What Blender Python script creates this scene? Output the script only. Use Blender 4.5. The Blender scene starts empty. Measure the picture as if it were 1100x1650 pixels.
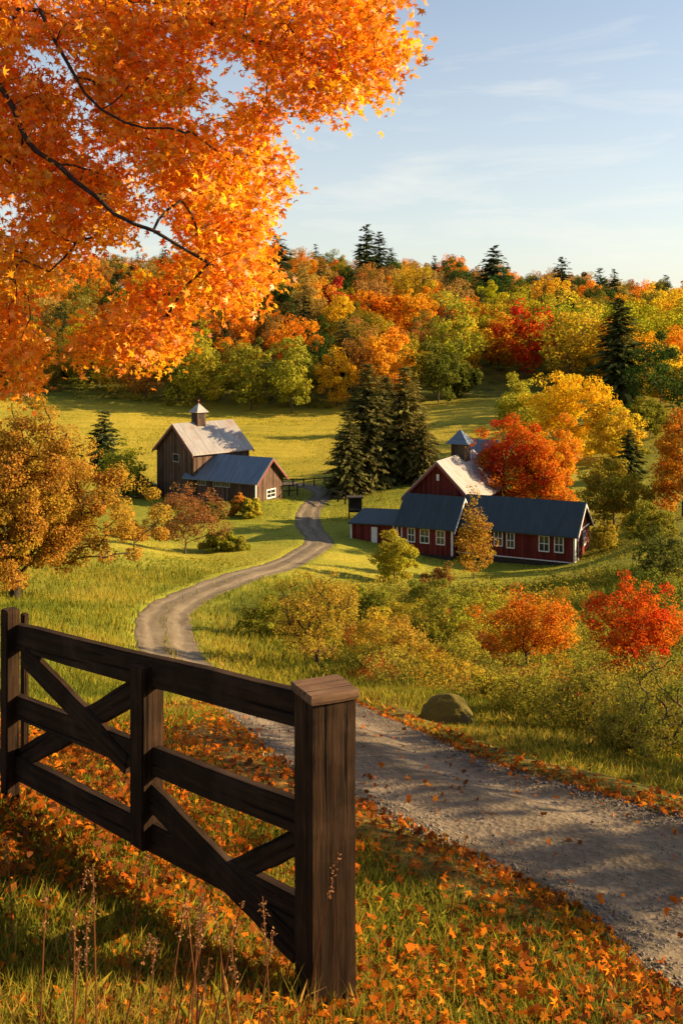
import bpy, bmesh, math, random
import numpy as np
from mathutils import Vector, Matrix

# ------------------------------------------------------------------ camera, sky, sun, exposure
SC = bpy.context.scene
COL = SC.collection
F, CX, HY = 1650.0, 550.0, 540.0            # focal length, centre and horizon of a 1100 x 1650 picture
cam_d = bpy.data.cameras.new('camera'); cam = bpy.data.objects.new('camera', cam_d); COL.objects.link(cam)
cam.location = (0, 0, 0); cam.rotation_euler = (math.pi/2, 0, 0)
cam_d.sensor_fit = 'VERTICAL'; cam_d.sensor_height = 36; cam_d.lens = 36
cam_d.shift_y = -(825-HY)/1650.0
cam_d.clip_start = 0.05; cam_d.clip_end = 5000
SC.camera = cam
SUN_AZ, SUN_EL = math.radians(82), math.radians(21)
S = Vector((math.sin(SUN_AZ)*math.cos(SUN_EL), math.cos(SUN_AZ)*math.cos(SUN_EL), math.sin(SUN_EL)))
W = bpy.data.worlds.new("World"); SC.world = W; W.use_nodes = True
wn, wl = W.node_tree.nodes, W.node_tree.links
wn.clear()
wout = wn.new('ShaderNodeOutputWorld'); bg = wn.new('ShaderNodeBackground')
sky = wn.new('ShaderNodeTexSky'); sky.sky_type = 'NISHITA'; sky.sun_disc = False
sky.sun_elevation = SUN_EL; sky.sun_rotation = SUN_AZ
sky.altitude = 300; sky.air_density = 1.0; sky.dust_density = 1.6; sky.ozone_density = 1.2
bg.inputs['Strength'].default_value = 0.064
tc = wn.new('ShaderNodeTexCoord'); mp = wn.new('ShaderNodeMapping')
mp.inputs['Scale'].default_value = (2.2, 2.2, 15); mp.inputs['Rotation'].default_value = (0.0, 0.16, 0.3)
nz = wn.new('ShaderNodeTexNoise'); nz.inputs['Scale'].default_value = 2.0; nz.inputs['Detail'].default_value = 9
nz.inputs['Roughness'].default_value = 0.6; nz.inputs['Distortion'].default_value = 0.5
cr = wn.new('ShaderNodeMapRange'); cr.inputs['From Min'].default_value = 0.53; cr.inputs['From Max'].default_value = 0.85
cr.inputs['To Min'].default_value = 0.0; cr.inputs['To Max'].default_value = 0.4
mx = wn.new('ShaderNodeMixRGB'); mx.inputs[2].default_value = (6.0, 5.7, 5.0, 1)
wl.new(tc.outputs['Generated'], mp.inputs['Vector']); wl.new(mp.outputs['Vector'], nz.inputs['Vector'])
wl.new(nz.outputs['Fac'], cr.inputs['Value'])
sxyz = wn.new('ShaderNodeSeparateXYZ'); wl.new(tc.outputs['Generated'], sxyz.inputs[0])
vl = wn.new('ShaderNodeMapRange'); vl.inputs['From Min'].default_value = 0.0; vl.inputs['From Max'].default_value = 0.42
vl.inputs['To Min'].default_value = 0.46; vl.inputs['To Max'].default_value = 0.03; wl.new(sxyz.outputs[2], vl.inputs['Value'])
am = wn.new('ShaderNodeMath'); am.operation = 'ADD'; am.use_clamp = True
wl.new(cr.outputs['Result'], am.inputs[0]); wl.new(vl.outputs['Result'], am.inputs[1]); wl.new(am.outputs[0], mx.inputs[0])
wl.new(sky.outputs['Color'], mx.inputs[1]); wl.new(mx.outputs['Color'], bg.inputs['Color'])
wl.new(bg.outputs['Background'], wout.inputs['Surface'])
sun_d = bpy.data.lights.new('sun', 'SUN'); sun = bpy.data.objects.new('sun', sun_d); COL.objects.link(sun)
sun_d.energy = 5.0; sun_d.angle = math.radians(0.5); sun_d.color = (1.0, 0.73, 0.40)
sun.rotation_euler = S.to_track_quat('Z', 'Y').to_euler()
SC.view_settings.view_transform = 'Standard'; SC.view_settings.look = 'None'
SC.view_settings.exposure = 1.5; SC.view_settings.gamma = 1
SC.render.engine = 'CYCLES'
SC.cycles.max_bounces = 7; SC.cycles.diffuse_bounces = 3; SC.cycles.glossy_bounces = 2
SC.cycles.transmission_bounces = 4; SC.cycles.transparent_max_bounces = 4
SC.cycles.use_denoising = True
SC.cycles.caustics_reflective = False; SC.cycles.caustics_refractive = False

# ------------------------------------------------------------------ helpers
def at(px, py, Y):
    return Vector(((px-CX)/F*Y, Y, (HY-py)/F*Y))

def _hash(ix, iy, s):
    h = (ix*374761393 + iy*668265263 + s*982451653) & 0xFFFFFFFF
    h = ((h ^ (h >> 13))*1274126177) & 0xFFFFFFFF
    return ((h ^ (h >> 16)) & 0xFFFF)/65535.0
def vnoise(x, y, s=0):
    x = np.asarray(x, float); y = np.asarray(y, float)
    ix = np.floor(x).astype(np.int64); iy = np.floor(y).astype(np.int64)
    fx = x-ix; fy = y-iy; fx = fx*fx*(3-2*fx); fy = fy*fy*(3-2*fy)
    a = _hash(ix, iy, s); b = _hash(ix+1, iy, s); c = _hash(ix, iy+1, s); d = _hash(ix+1, iy+1, s)
    return (a*(1-fx)+b*fx)*(1-fy)+(c*(1-fx)+d*fx)*fy
def fbm(x, y, s=0, o=4):
    t = 0; a = 0.5
    for k in range(o):
        t = t + a*vnoise(x*2**k, y*2**k, s+k); a *= 0.5
    return t/(1-0.5**o)

def mesh_uniform(name, V, Fc, mat=None, tint=None, smooth=False):
    """V (n,3), Fc (m,k) -> mesh with m k-gons, made fast"""
    V = np.ascontiguousarray(V, np.float32); Fc = np.ascontiguousarray(Fc, np.int32)
    me = bpy.data.meshes.new(name); m, k = Fc.shape
    me.vertices.add(len(V)); me.vertices.foreach_set('co', V.ravel())
    me.loops.add(m*k); me.loops.foreach_set('vertex_index', Fc.ravel())
    me.polygons.add(m); me.polygons.foreach_set('loop_start', np.arange(0, m*k, k, dtype=np.int32))
    if smooth: me.polygons.foreach_set('use_smooth', np.ones(m, dtype=bool))
    me.update(calc_edges=True)
    if tint is not None:
        a = me.attributes.new('tint', 'FLOAT', 'FACE'); a.data.foreach_set('value', np.ascontiguousarray(tint, np.float32))
    if mat: me.materials.append(mat)
    return me
def link(name, me, parent=None, loc=None, rotz=0):
    o = bpy.data.objects.new(name, me); COL.objects.link(o)
    if parent: o.parent = parent
    if loc is not None: o.location = loc
    o.rotation_euler = (0, 0, rotz)
    return o
def tag(o, label, cat, group=None, kind=None):
    if label: o['label'] = label
    if cat: o['category'] = cat
    if group: o['group'] = group
    if kind: o['kind'] = kind
    return o
def thing(name, label, cat, loc=(0,0,0), rotz=0, group=None):
    o = bpy.data.objects.new(name, None); COL.objects.link(o); o.location = loc; o.rotation_euler = (0,0,rotz)
    o.empty_display_size = 0.2
    return tag(o, label, cat, group)

class MB:                                        # collects boxes, prisms and tubes for ONE mesh
    def __init__(s): s.v = []; s.f = []
    def add(s, V, Fc):
        b = len(s.v); s.v += [tuple(p) for p in V]; s.f += [tuple(i+b for i in q) for q in Fc]
    def box(s, c, d, M=None):
        V = [Vector((c[0]+sx*d[0]/2, c[1]+sy*d[1]/2, c[2]+sz*d[2]/2)) for sx in (-1,1) for sy in (-1,1) for sz in (-1,1)]
        if M: V = [M @ p for p in V]
        s.add(V, [(0,1,3,2),(4,6,7,5),(0,4,5,1),(2,3,7,6),(0,2,6,4),(1,5,7,3)])
    def hexa(s, P):                              # 8 points: bottom loop then top loop
        s.add(P, [(3,2,1,0),(4,5,6,7),(0,1,5,4),(1,2,6,5),(2,3,7,6),(3,0,4,7)])
    def tube(s, pts, rad, n=6):
        pts = [Vector(p) for p in pts]; rings = []
        for i, p in enumerate(pts):
            d = (pts[min(i+1, len(pts)-1)]-pts[max(i-1, 0)]).normalized()
            a = d.orthogonal().normalized() if abs(d.z) > .99 else d.cross(Vector((0,0,1))).normalized()
            b = d.cross(a)
            rings.append([p+(a*math.cos(2*math.pi*k/n)+b*math.sin(2*math.pi*k/n))*rad[i] for k in range(n)])
        V = [q for r in rings for q in r]
        Fc = [(i*n+k, i*n+(k+1)%n, (i+1)*n+(k+1)%n, (i+1)*n+k) for i in range(len(pts)-1) for k in range(n)]
        Fc += [tuple(range(n))[::-1], tuple((len(pts)-1)*n+k for k in range(n))]
        s.add(V, Fc)
    def build(s, name, mat, parent=None, loc=None, rotz=0, bevel=0, smooth=False):
        me = bpy.data.meshes.new(name); me.from_pydata(s.v, [], s.f); me.update()
        bm = bmesh.new(); bm.from_mesh(me); bmesh.ops.recalc_face_normals(bm, faces=bm.faces)
        if bevel: bmesh.ops.bevel(bm, geom=list(bm.edges), offset=bevel, segments=2, affect='EDGES', clamp_overlap=True)
        bm.to_mesh(me); bm.free()
        if smooth:
            for p in me.polygons: p.use_smooth = True
        me.materials.append(mat)
        return link(name, me, parent, loc, rotz)

# ------------------------------------------------------------------ materials
def newmat(name):
    m = bpy.data.materials.new(name); m.use_nodes = True; m.node_tree.nodes.clear()
    return m, m.node_tree.nodes, m.node_tree.links
def out(n, l, sock):
    o = n.new('ShaderNodeOutputMaterial'); l.new(sock, o.inputs['Surface'])
def noise(n, l, scale, detail=5, vec=None, rough=.6):
    t = n.new('ShaderNodeTexNoise'); t.inputs['Scale'].default_value = scale; t.inputs['Detail'].default_value = detail
    t.inputs['Roughness'].default_value = rough
    if vec is not None: l.new(vec, t.inputs['Vector'])
    return t.outputs['Fac']
def ramp(n, l, fac, stops):
    r = n.new('ShaderNodeValToRGB'); e = r.color_ramp.elements
    e[0].position, e[0].color = stops[0][0], (*stops[0][1], 1)
    e[1].position, e[1].color = stops[-1][0], (*stops[-1][1], 1)
    for p, c in stops[1:-1]:
        q = e.new(p); q.color = (*c, 1)
    l.new(fac, r.inputs['Fac']); return r.outputs['Color']
def mixc(n, l, fac, a, b, mode='MIX'):
    m = n.new('ShaderNodeMixRGB'); m.blend_type = mode
    for i, v in ((0, fac), (1, a), (2, b)):
        if isinstance(v, (int, float)): m.inputs[i].default_value = v
        elif isinstance(v, tuple): m.inputs[i].default_value = (*v, 1)
        else: l.new(v, m.inputs[i])
    return m.outputs[0]
def math_(n, l, op, a, b=None):
    m = n.new('ShaderNodeMath'); m.operation = op
    for i, v in ((0, a), (1, b)):
        if v is None: continue
        if isinstance(v, (int, float)): m.inputs[i].default_value = v
        else: l.new(v, m.inputs[i])
    return m.outputs[0]
def bump(n, l, h, dist, strength=1):
    b = n.new('ShaderNodeBump'); b.inputs['Distance'].default_value = dist; b.inputs['Strength'].default_value = strength
    l.new(h, b.inputs['Height']); return b.outputs['Normal']
def attr(n, name, out_='Fac'):
    a = n.new('ShaderNodeAttribute'); a.attribute_name = name; return a.outputs[out_]
def prin(n, l, col, rough=.8, normal=None, metallic=0, spec=.3):
    p = n.new('ShaderNodeBsdfPrincipled')
    if isinstance(col, tuple): p.inputs['Base Color'].default_value = (*col, 1)
    else: l.new(col, p.inputs['Base Color'])
    if isinstance(rough, (int, float)): p.inputs['Roughness'].default_value = rough
    else: l.new(rough, p.inputs['Roughness'])
    p.inputs['Metallic'].default_value = metallic; p.inputs['Specular IOR Level'].default_value = spec
    if normal is not None: l.new(normal, p.inputs['Normal'])
    return p.outputs[0]
def objco(n): return n.new('ShaderNodeTexCoord').outputs['Object']
def worldpos(n): return n.new('ShaderNodeNewGeometry').outputs['Position']

def leaf_shader(n, l, col, trans, gloss=.0):
    d = n.new('ShaderNodeBsdfDiffuse'); t = n.new('ShaderNodeBsdfTranslucent'); m = n.new('ShaderNodeMixShader')
    l.new(col, d.inputs['Color']); l.new(col, t.inputs['Color']); m.inputs[0].default_value = trans
    l.new(d.outputs[0], m.inputs[1]); l.new(t.outputs[0], m.inputs[2])
    o = m.outputs[0]
    if gloss:
        g = n.new('ShaderNodeBsdfGlossy'); g.inputs['Roughness'].default_value = .45
        g.inputs['Color'].default_value = (.8,.8,.8,1)
        m2 = n.new('ShaderNodeMixShader'); m2.inputs[0].default_value = gloss
        l.new(o, m2.inputs[1]); l.new(g.outputs[0], m2.inputs[2]); o = m2.outputs[0]
    return o
def mat_leaf(trans=.42, gloss=0.0, name='leaf'):
    """leaf colour = the object's own colour, hue spread = its alpha, varied leaf by leaf"""
    m, n, l = newmat(name)
    oi = n.new('ShaderNodeObjectInfo'); ti = attr(n, 'tint')
    hs = n.new('ShaderNodeHueSaturation')
    dt = math_(n, l, 'SUBTRACT', ti, .5)
    hue = math_(n, l, 'ADD', math_(n, l, 'MULTIPLY', dt, math_(n, l, 'MULTIPLY', oi.outputs['Alpha'], .16)), .5)
    rnd = n.new('ShaderNodeTexWhiteNoise'); rnd.noise_dimensions = '1D'; l.new(math_(n, l, 'MULTIPLY', ti, 917.3), rnd.inputs['W'])
    val = math_(n, l, 'ADD', math_(n, l, 'MULTIPLY', rnd.outputs['Value'], .8), .6)
    l.new(hue, hs.inputs['Hue']); l.new(val, hs.inputs['Value']); l.new(oi.outputs['Color'], hs.inputs['Color'])
    out(n, l, leaf_shader(n, l, hs.outputs[0], trans, gloss)); return m
LEAF = mat_leaf(.48)
NEEDLE = mat_leaf(.30, 0, 'needle')
MAPLE_LEAF = mat_leaf(.55, .03, 'maple_leaf')
def mat_ramp_leaf(name, stops, trans, gloss=0):
    m, n, l = newmat(name)
    col = ramp(n, l, attr(n, 'tint'), stops)
    out(n, l, leaf_shader(n, l, col, trans, gloss)); return m
FALLEN = mat_ramp_leaf('fallen_leaf', [(0,(.10,.04,.016)),(.3,(.26,.07,.012)),(.52,(.54,.13,.010)),(.8,(.62,.25,.016)),(1,(.50,.08,.012))], .35)
GRASS = mat_ramp_leaf('grass_blade', [(0,(.05,.075,.012)),(.35,(.15,.165,.018)),(.6,(.30,.255,.026)),(.82,(.44,.31,.05)),(1,(.40,.22,.07))], .45)
WEED = mat_ramp_leaf('weed', [(0,(.07,.09,.015)),(.4,(.20,.20,.022)),(.7,(.38,.29,.035)),(1,(.42,.21,.03))], .42)

def mat_bark(name='bark', a=(.045,.030,.020), b=(.14,.10,.07)):
    m, n, l = newmat(name); c = objco(n)
    mpn = n.new('ShaderNodeMapping'); mpn.inputs['Scale'].default_value = (9, 9, 2); l.new(c, mpn.inputs['Vector'])
    f = noise(n, l, 2.5, 8, mpn.outputs[0])
    out(n, l, prin(n, l, ramp(n, l, f, [(.3,a),(.7,b)]), .9, bump(n, l, f, .04))); return m
BARK = mat_bark()
BARK_DARK = mat_bark('dark_bark', (.016,.011,.009), (.05,.034,.024))

def mat_ground():
    m, n, l = newmat('ground'); p = worldpos(n)
    big = noise(n, l, .05, 6, p); mid = noise(n, l, .35, 6, p); fine = noise(n, l, 5, 6, p)
    mpn = n.new('ShaderNodeMapping'); mpn.inputs['Scale'].default_value = (.06, .5, .06); l.new(p, mpn.inputs['Vector'])
    streak = noise(n, l, 1.6, 6, mpn.outputs[0])
    meadow = ramp(n, l, mixc(n, l, .5, big, streak), [(.36,(.22,.20,.02)),(.5,(.38,.30,.028)),(.64,(.48,.36,.045))])
    lawn = ramp(n, l, mixc(n, l, .5, mid, big), [(.34,(.10,.15,.014)),(.5,(.20,.23,.022)),(.66,(.36,.30,.035))])
    rough = ramp(n, l, mid, [(.32,(.05,.065,.012)),(.5,(.11,.12,.018)),(.68,(.20,.16,.03))])
    litter = ramp(n, l, noise(n, l, 14, 6, p), [(.34,(.05,.055,.014)),(.48,(.11,.085,.02)),(.6,(.22,.10,.02)),(.72,(.36,.14,.02))])
    z = n.new('ShaderNodeAttribute'); z.attribute_name = 'zone'; sp = n.new('ShaderNodeSeparateColor'); l.new(z.outputs['Color'], sp.inputs[0])
    c = mixc(n, l, sp.outputs[0], lawn, meadow); c = mixc(n, l, sp.outputs[1], c, rough); c = mixc(n, l, sp.outputs[2], c, litter)
    c = mixc(n, l, .45, c, ramp(n, l, fine, [(.3,(.35,.35,.3)),(.7,(1.2,1.2,1.1))]), 'MULTIPLY')
    out(n, l, prin(n, l, c, .95, bump(n, l, mixc(n, l, .5, fine, mid), .25, .7), spec=.1)); return m
GROUND = mat_ground()
def mat_road():
    m, n, l = newmat('gravel'); p = worldpos(n)
    uv = n.new('ShaderNodeUVMap'); uv.uv_map = 'UVMap'; sp = n.new('ShaderNodeSeparateXYZ'); l.new(uv.outputs[0], sp.inputs[0])
    w = noise(n, l, .5, 4, p)
    u = math_(n, l, 'ADD', sp.outputs[0], math_(n, l, 'MULTIPLY', math_(n, l, 'SUBTRACT', w, .5), .25))
    track = ramp(n, l, u, [(.0,(0,0,0)),(.14,(.2,.2,.2)),(.28,(1,1,1)),(.42,(.45,.45,.45)),(.5,(.15,.15,.15)),(.58,(.45,.45,.45)),(.72,(1,1,1)),(.86,(.2,.2,.2)),(1,(0,0,0))])
    vor = n.new('ShaderNodeTexVoronoi'); vor.inputs['Scale'].default_value = 26; l.new(p, vor.inputs['Vector'])
    vs = n.new('ShaderNodeSeparateColor'); l.new(vor.outputs['Color'], vs.inputs[0])
    peb = ramp(n, l, vs.outputs[0], [(0,(.065,.052,.04)),(.5,(.135,.112,.09)),(1,(.25,.215,.175))])
    fine = ramp(n, l, noise(n, l, 60, 4, p), [(.3,(.10,.08,.06)),(.7,(.20,.168,.13))])
    c = mixc(n, l, .55, fine, peb)
    c = mixc(n, l, track, mixc(n, l, .5, c, (.11,.09,.06)), mixc(n, l, .45, c, (.31,.265,.21)))
    mpr = n.new('ShaderNodeMapping'); mpr.inputs['Scale'].default_value = (7, .55, 1); l.new(uv.outputs[0], mpr.inputs['Vector'])
    patch = ramp(n, l, mixc(n, l, .3, noise(n, l, 1.3, 7, mpr.outputs[0]), noise(n, l, 1.1, 6, p)), [(.38,(.5,.47,.43)),(.6,(1.05,1.05,1.05))])
    c = mixc(n, l, .8, c, patch, 'MULTIPLY'); c = mixc(n, l, 1, c, (1.05,.97,.80), 'MULTIPLY')
    h = mixc(n, l, .5, vor.outputs['Distance'], noise(n, l, 45, 5, p))
    out(n, l, prin(n, l, c, .9, bump(n, l, h, .018, .8), spec=.2)); return m
ROAD = mat_road()
def mat_wood(name, cols, scale=1, axis='Z', rough=.8, dist=.006):
    m, n, l = newmat(name); c = objco(n)
    mpn = n.new('ShaderNodeMapping'); s = {'Z': (14,14,.9), 'X': (.9,14,14)}[axis]
    mpn.inputs['Scale'].default_value = tuple(v*scale for v in s); l.new(c, mpn.inputs['Vector'])
    f = noise(n, l, 2.2, 9, mpn.outputs[0], .65); f2 = noise(n, l, 5, 5, c)
    ff = mixc(n, l, .3, f, f2)
    mpc = n.new('ShaderNodeMapping'); mpc.inputs['Scale'].default_value = {'Z': (22,22,.55), 'X': (.55,22,22)}[axis]; l.new(c, mpc.inputs['Vector'])
    crk = ramp(n, l, noise(n, l, 1.6, 4, mpc.outputs[0], .5), [(.33,(0,0,0)),(.39,(1,1,1))])
    worn = ramp(n, l, noise(n, l, 3.1, 7, c), [(.5,(0,0,0)),(.72,(1,1,1))])
    col = mixc(n, l, mixc(n, l, 1, worn, (.45,)*3, 'MULTIPLY'), ramp(n, l, ff, cols), tuple(v*1.5+.012 for v in cols[-1][1]))
    col = mixc(n, l, 1, col, mixc(n, l, .85, (1,1,1), crk), 'MULTIPLY')
    out(n, l, prin(n, l, col, rough, bump(n, l, mixc(n, l, .5, f, crk), dist*1.8), spec=.1)); return m
FENCE_W = mat_wood('old_fence_wood', [(.3,(.007,.004,.002)),(.5,(.022,.011,.005)),(.68,(.055,.028,.012))], 1.2)
FENCE_H = mat_wood('old_rail_wood', [(.3,(.009,.005,.003)),(.5,(.022,.012,.006)),(.68,(.05,.027,.013))], 1.2, 'X')
CAP = mat_wood('worn_cap_wood', [(.3,(.06,.032,.017)),(.7,(.20,.115,.065))], 1.5, 'X')
def mat_boards(name, stops, board=.22, stain=(.3,.28,.26)):
    m, n, l = newmat(name); tcn = n.new('ShaderNodeTexCoord'); c = tcn.outputs['Object']
    sx = n.new('ShaderNodeSeparateXYZ'); l.new(c, sx.inputs[0]); nn = n.new('ShaderNodeSeparateXYZ'); l.new(tcn.outputs['Normal'], nn.inputs[0])
    side = math_(n, l, 'GREATER_THAN', math_(n, l, 'ABSOLUTE', nn.outputs[0]), .6)
    u = math_(n, l, 'ADD', math_(n, l, 'MULTIPLY', side, sx.outputs[1]), math_(n, l, 'MULTIPLY', math_(n, l, 'SUBTRACT', 1, side), sx.outputs[0]))
    ub = math_(n, l, 'DIVIDE', u, board); fl = math_(n, l, 'FLOOR', ub); fr = math_(n, l, 'FRACT', ub)
    wn_ = n.new('ShaderNodeTexWhiteNoise'); wn_.noise_dimensions = '1D'; l.new(fl, wn_.inputs['W'])
    gap = math_(n, l, 'GREATER_THAN', math_(n, l, 'ABSOLUTE', math_(n, l, 'SUBTRACT', fr, .5)), .44)
    cv = n.new('ShaderNodeCombineXYZ'); l.new(math_(n, l, 'MULTIPLY', u, 9), cv.inputs[0]); l.new(math_(n, l, 'MULTIPLY', sx.outputs[2], .6), cv.inputs[1]); l.new(wn_.outputs['Value'], cv.inputs[2])
    g = noise(n, l, 1.5, 8, cv.outputs[0])
    col = ramp(n, l, mixc(n, l, .4, g, wn_.outputs['Value']), stops)
    col = mixc(n, l, math_(n, l, 'MULTIPLY', gap, .6), col, tuple(v*.25 for v in stops[0][1]))
    big = noise(n, l, .7, 5, c); col = mixc(n, l, .6, col, ramp(n, l, big, [(.35,stain),(.6,(1,1,1))]), 'MULTIPLY')
    out(n, l, prin(n, l, col, .85, bump(n, l, mixc(n, l, .6, g, math_(n, l, 'SUBTRACT', 1, gap)), .03), spec=.2)); return m
BROWN_BOARDS = mat_boards('weathered_boards', [(.25,(.048,.027,.018)),(.5,(.10,.058,.038)),(.75,(.18,.11,.075))], .25, (.45,.42,.4))
RED_BOARDS = mat_boards('red_boards', [(.25,(.085,.013,.009)),(.5,(.15,.022,.015)),(.75,(.22,.04,.026))], .2, (.6,.5,.5))
def mat_roof(name, a, b, rust=(.26,.12,.06), rough=.42, metallic=.5, rustamt=.5, seam=.6):
    m, n, l = newmat(name); c = objco(n)
    sx = n.new('ShaderNodeSeparateXYZ'); l.new(c, sx.inputs[0])
    fr = math_(n, l, 'FRACT', math_(n, l, 'DIVIDE', sx.outputs[0], seam)); s = math_(n, l, 'GREATER_THAN', fr, .9)
    mpn = n.new('ShaderNodeMapping'); mpn.inputs['Scale'].default_value = (2, .35, .35); l.new(c, mpn.inputs['Vector'])
    f = noise(n, l, 1.6, 7, mpn.outputs[0])
    col = ramp(n, l, f, [(.3,a),(.7,b)])
    r = ramp(n, l, noise(n, l, .55, 6, c), [(.56,(0,0,0)),(.70,(1,1,1))])
    col = mixc(n, l, mixc(n, l, 1, r, (rustamt,)*3, 'MULTIPLY'), col, rust)
    col = mixc(n, l, math_(n, l, 'MULTIPLY', s, .2), col, tuple(v*.5 for v in a))
    out(n, l, prin(n, l, col, rough, bump(n, l, mixc(n, l, .7, f, s), .03, .6), metallic, .4)); return m
TIN = mat_roof('tin_roof', (.24,.22,.205), (.38,.35,.33), metallic=.25, rough=.5)
BLUE_TIN = mat_roof('slate_blue_roof', (.09,.125,.17), (.15,.19,.245), rustamt=.10, metallic=.15, rough=.42)
DARK_ROOF = mat_roof('dark_slate_roof', (.018,.030,.034), (.034,.048,.052), rustamt=.05, metallic=.0, rough=.55)
def plain(name, col, rough=.6, spec=.3, var=.25):
    m, n, l = newmat(name); f = noise(n, l, 6, 6, objco(n))
    lo = tuple(v*(1-var) for v in col); hi = tuple(min(1, v*(1+var)) for v in col)
    out(n, l, prin(n, l, ramp(n, l, f, [(.3,lo),(.7,hi)]), rough, bump(n, l, f, .005), spec=spec)); return m
WHITE = plain('white_paint', (.70,.67,.62), .6, var=.15)
TRIM_RED = plain('red_trim', (.22,.05,.035), .7)
OLDWHITE = plain('weathered_paint', (.30,.26,.23), .8, var=.4)
GLASS = plain('window_glass', (.02,.024,.03), .08, .6, .3)
STONE = plain('field_stone', (.17,.16,.14), .9, var=.6)
DARKWOOD = plain('dark_timber', (.035,.026,.02), .85, var=.5)
DOORBROWN = plain('dark_door', (.03,.02,.018), .6)
def mat_moss():
    m, n, l = newmat('mossy_rock'); c = objco(n); tcn = n.new('ShaderNodeNewGeometry')
    sx = n.new('ShaderNodeSeparateXYZ'); l.new(tcn.outputs['Normal'], sx.inputs[0])
    f = noise(n, l, 5, 8, c)
    k = math_(n, l, 'ADD', math_(n, l, 'MULTIPLY', sx.outputs[2], .4), f)
    col = mixc(n, l, ramp(n, l, k, [(.42,(0,0,0)),(.66,(1,1,1))]), ramp(n, l, f, [(.3,(.06,.042,.026)),(.7,(.19,.135,.085))]), (.12,.095,.02))
    out(n, l, prin(n, l, col, .95, bump(n, l, f, .06), spec=.1)); return m
MOSS = mat_moss()

# ------------------------------------------------------------------ terrain
CTRL = [(px, py, Y) for px, py, Y in [
 (525,1622,4.08),(18,1290,6.0),(1100,1540,4.9),(1100,1305,6.9),(575,1285,7.0),(575,1165,9.8),(800,1400,5.9),(800,1225,8.3),
 (250,1200,8.6),(100,1170,10),(405,1135,20),(305,1081,28),(268,1030,36),(282,975,48),(400,925,60),(500,888,74),(515,872,79),
 (497,845,88),(500,820,97),(522,798,106),(510,787,112),(480,781,115),
 (60,990,38),(35,966,46),(150,930,56),(200,880,70),(300,893,74),(420,850,86),(240,830,92),(300,806,101),(430,804,99),
 (640,1125,14),(510,1064,36),(640,955,62),(690,900,77),(930,906,74),(820,960,56),(800,1060,32),(1000,905,66),(1090,860,72),
 (1000,1000,42),(1030,1110,22),(900,1140,17),(1090,1230,9.5),(700,1165,11.5),(600,1010,46),
 (400,740,128),(400,700,145),(400,668,165),(150,700,142),(60,640,172),(150,760,120),(560,668,165),(610,800,100),(720,700,137),(760,660,160),(820,615,195),
 (880,780,100),(1000,750,108),(1090,720,112),(950,690,135),(1080,650,140)]]
P0 = [tuple(at(*c)) for c in CTRL]
P0 += [(0,0,-1.72),(-4,1,-1.9),(4,1,-2.0),(0,-8,-1.0),(-12,-8,-1.2),(12,-8,-1.4),(0,2.4,-2.25),(-2.5,3,-2.35),(7,6,-3.2),(-8,8,-3.4),(-25,30,-9),
       (22,30,-9.2),(-50,60,-13),(45,60,-13),(-60,100,-14.5),(60,95,-12),(-90,150,-10),(-80,185,-6),(80,140,-6)]
for xs, z in ((-260,6),(-110,9),(-40,14),(0,13),(40,10),(85,4.5),(130,3),(280,6)): P0.append((xs, 300, z))
for xs, z in ((-75,-1),(-25,1),(20,0),(70,-2.5),(110,0)): P0.append((xs, 232, z))
for xs in (-700,-150,0,150,700): P0.append((xs, 420, 6)); P0.append((xs, 1400, -30))
P0 = np.array(P0, float)
def warp(x, y):
    yy = np.maximum(y, -14)+16.0
    return np.stack([1.6*x/yy, np.log(yy)], -1)
_w = warp(P0[:,0], P0[:,1])
def _k(r2): return np.where(r2 > 1e-12, r2*np.log(np.maximum(r2, 1e-12)), 0)
_n = len(P0)
_A = np.zeros((_n+3, _n+3)); _d = ((_w[:,None]-_w[None])**2).sum(-1); _A[:_n,:_n] = _k(_d)+np.eye(_n)*2e-4
_A[:_n,_n] = 1; _A[:_n,_n+1:] = _w; _A[_n,:_n] = 1; _A[_n+1:,:_n] = _w.T
_c = np.linalg.solve(_A, np.concatenate([P0[:,2], np.zeros(3)]))
def H(x, y):
    x = np.asarray(x, float); y = np.asarray(y, float); sh = x.shape
    q = warp(x.ravel(), y.ravel()); r = np.empty(len(q))
    for i in range(0, len(q), 20000):
        a = q[i:i+20000]; d = ((a[:,None]-_w[None])**2).sum(-1)
        r[i:i+20000] = _k(d) @ _c[:_n] + _c[_n] + a @ _c[_n+1:]
    return r.reshape(sh)
_TY = np.concatenate([np.linspace(2.2, 14, 160), np.geomspace(14.05, 330, 700)])
def ground(px, py):                                # where the line of sight through a pixel meets the ground
    z = (HY-py)/F*_TY; h = H((px-CX)/F*_TY, _TY); k = np.argmax(z < h)
    if k == 0: return at(px, py, 60)
    a, b = z[k-1]-h[k-1], h[k]-z[k]; t = a/(a+b); Y = _TY[k-1]*(1-t)+_TY[k]*t
    return at(px, py, Y)
def gz(x, y): return float(H(np.array([x]), np.array([y]))[0])

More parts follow.
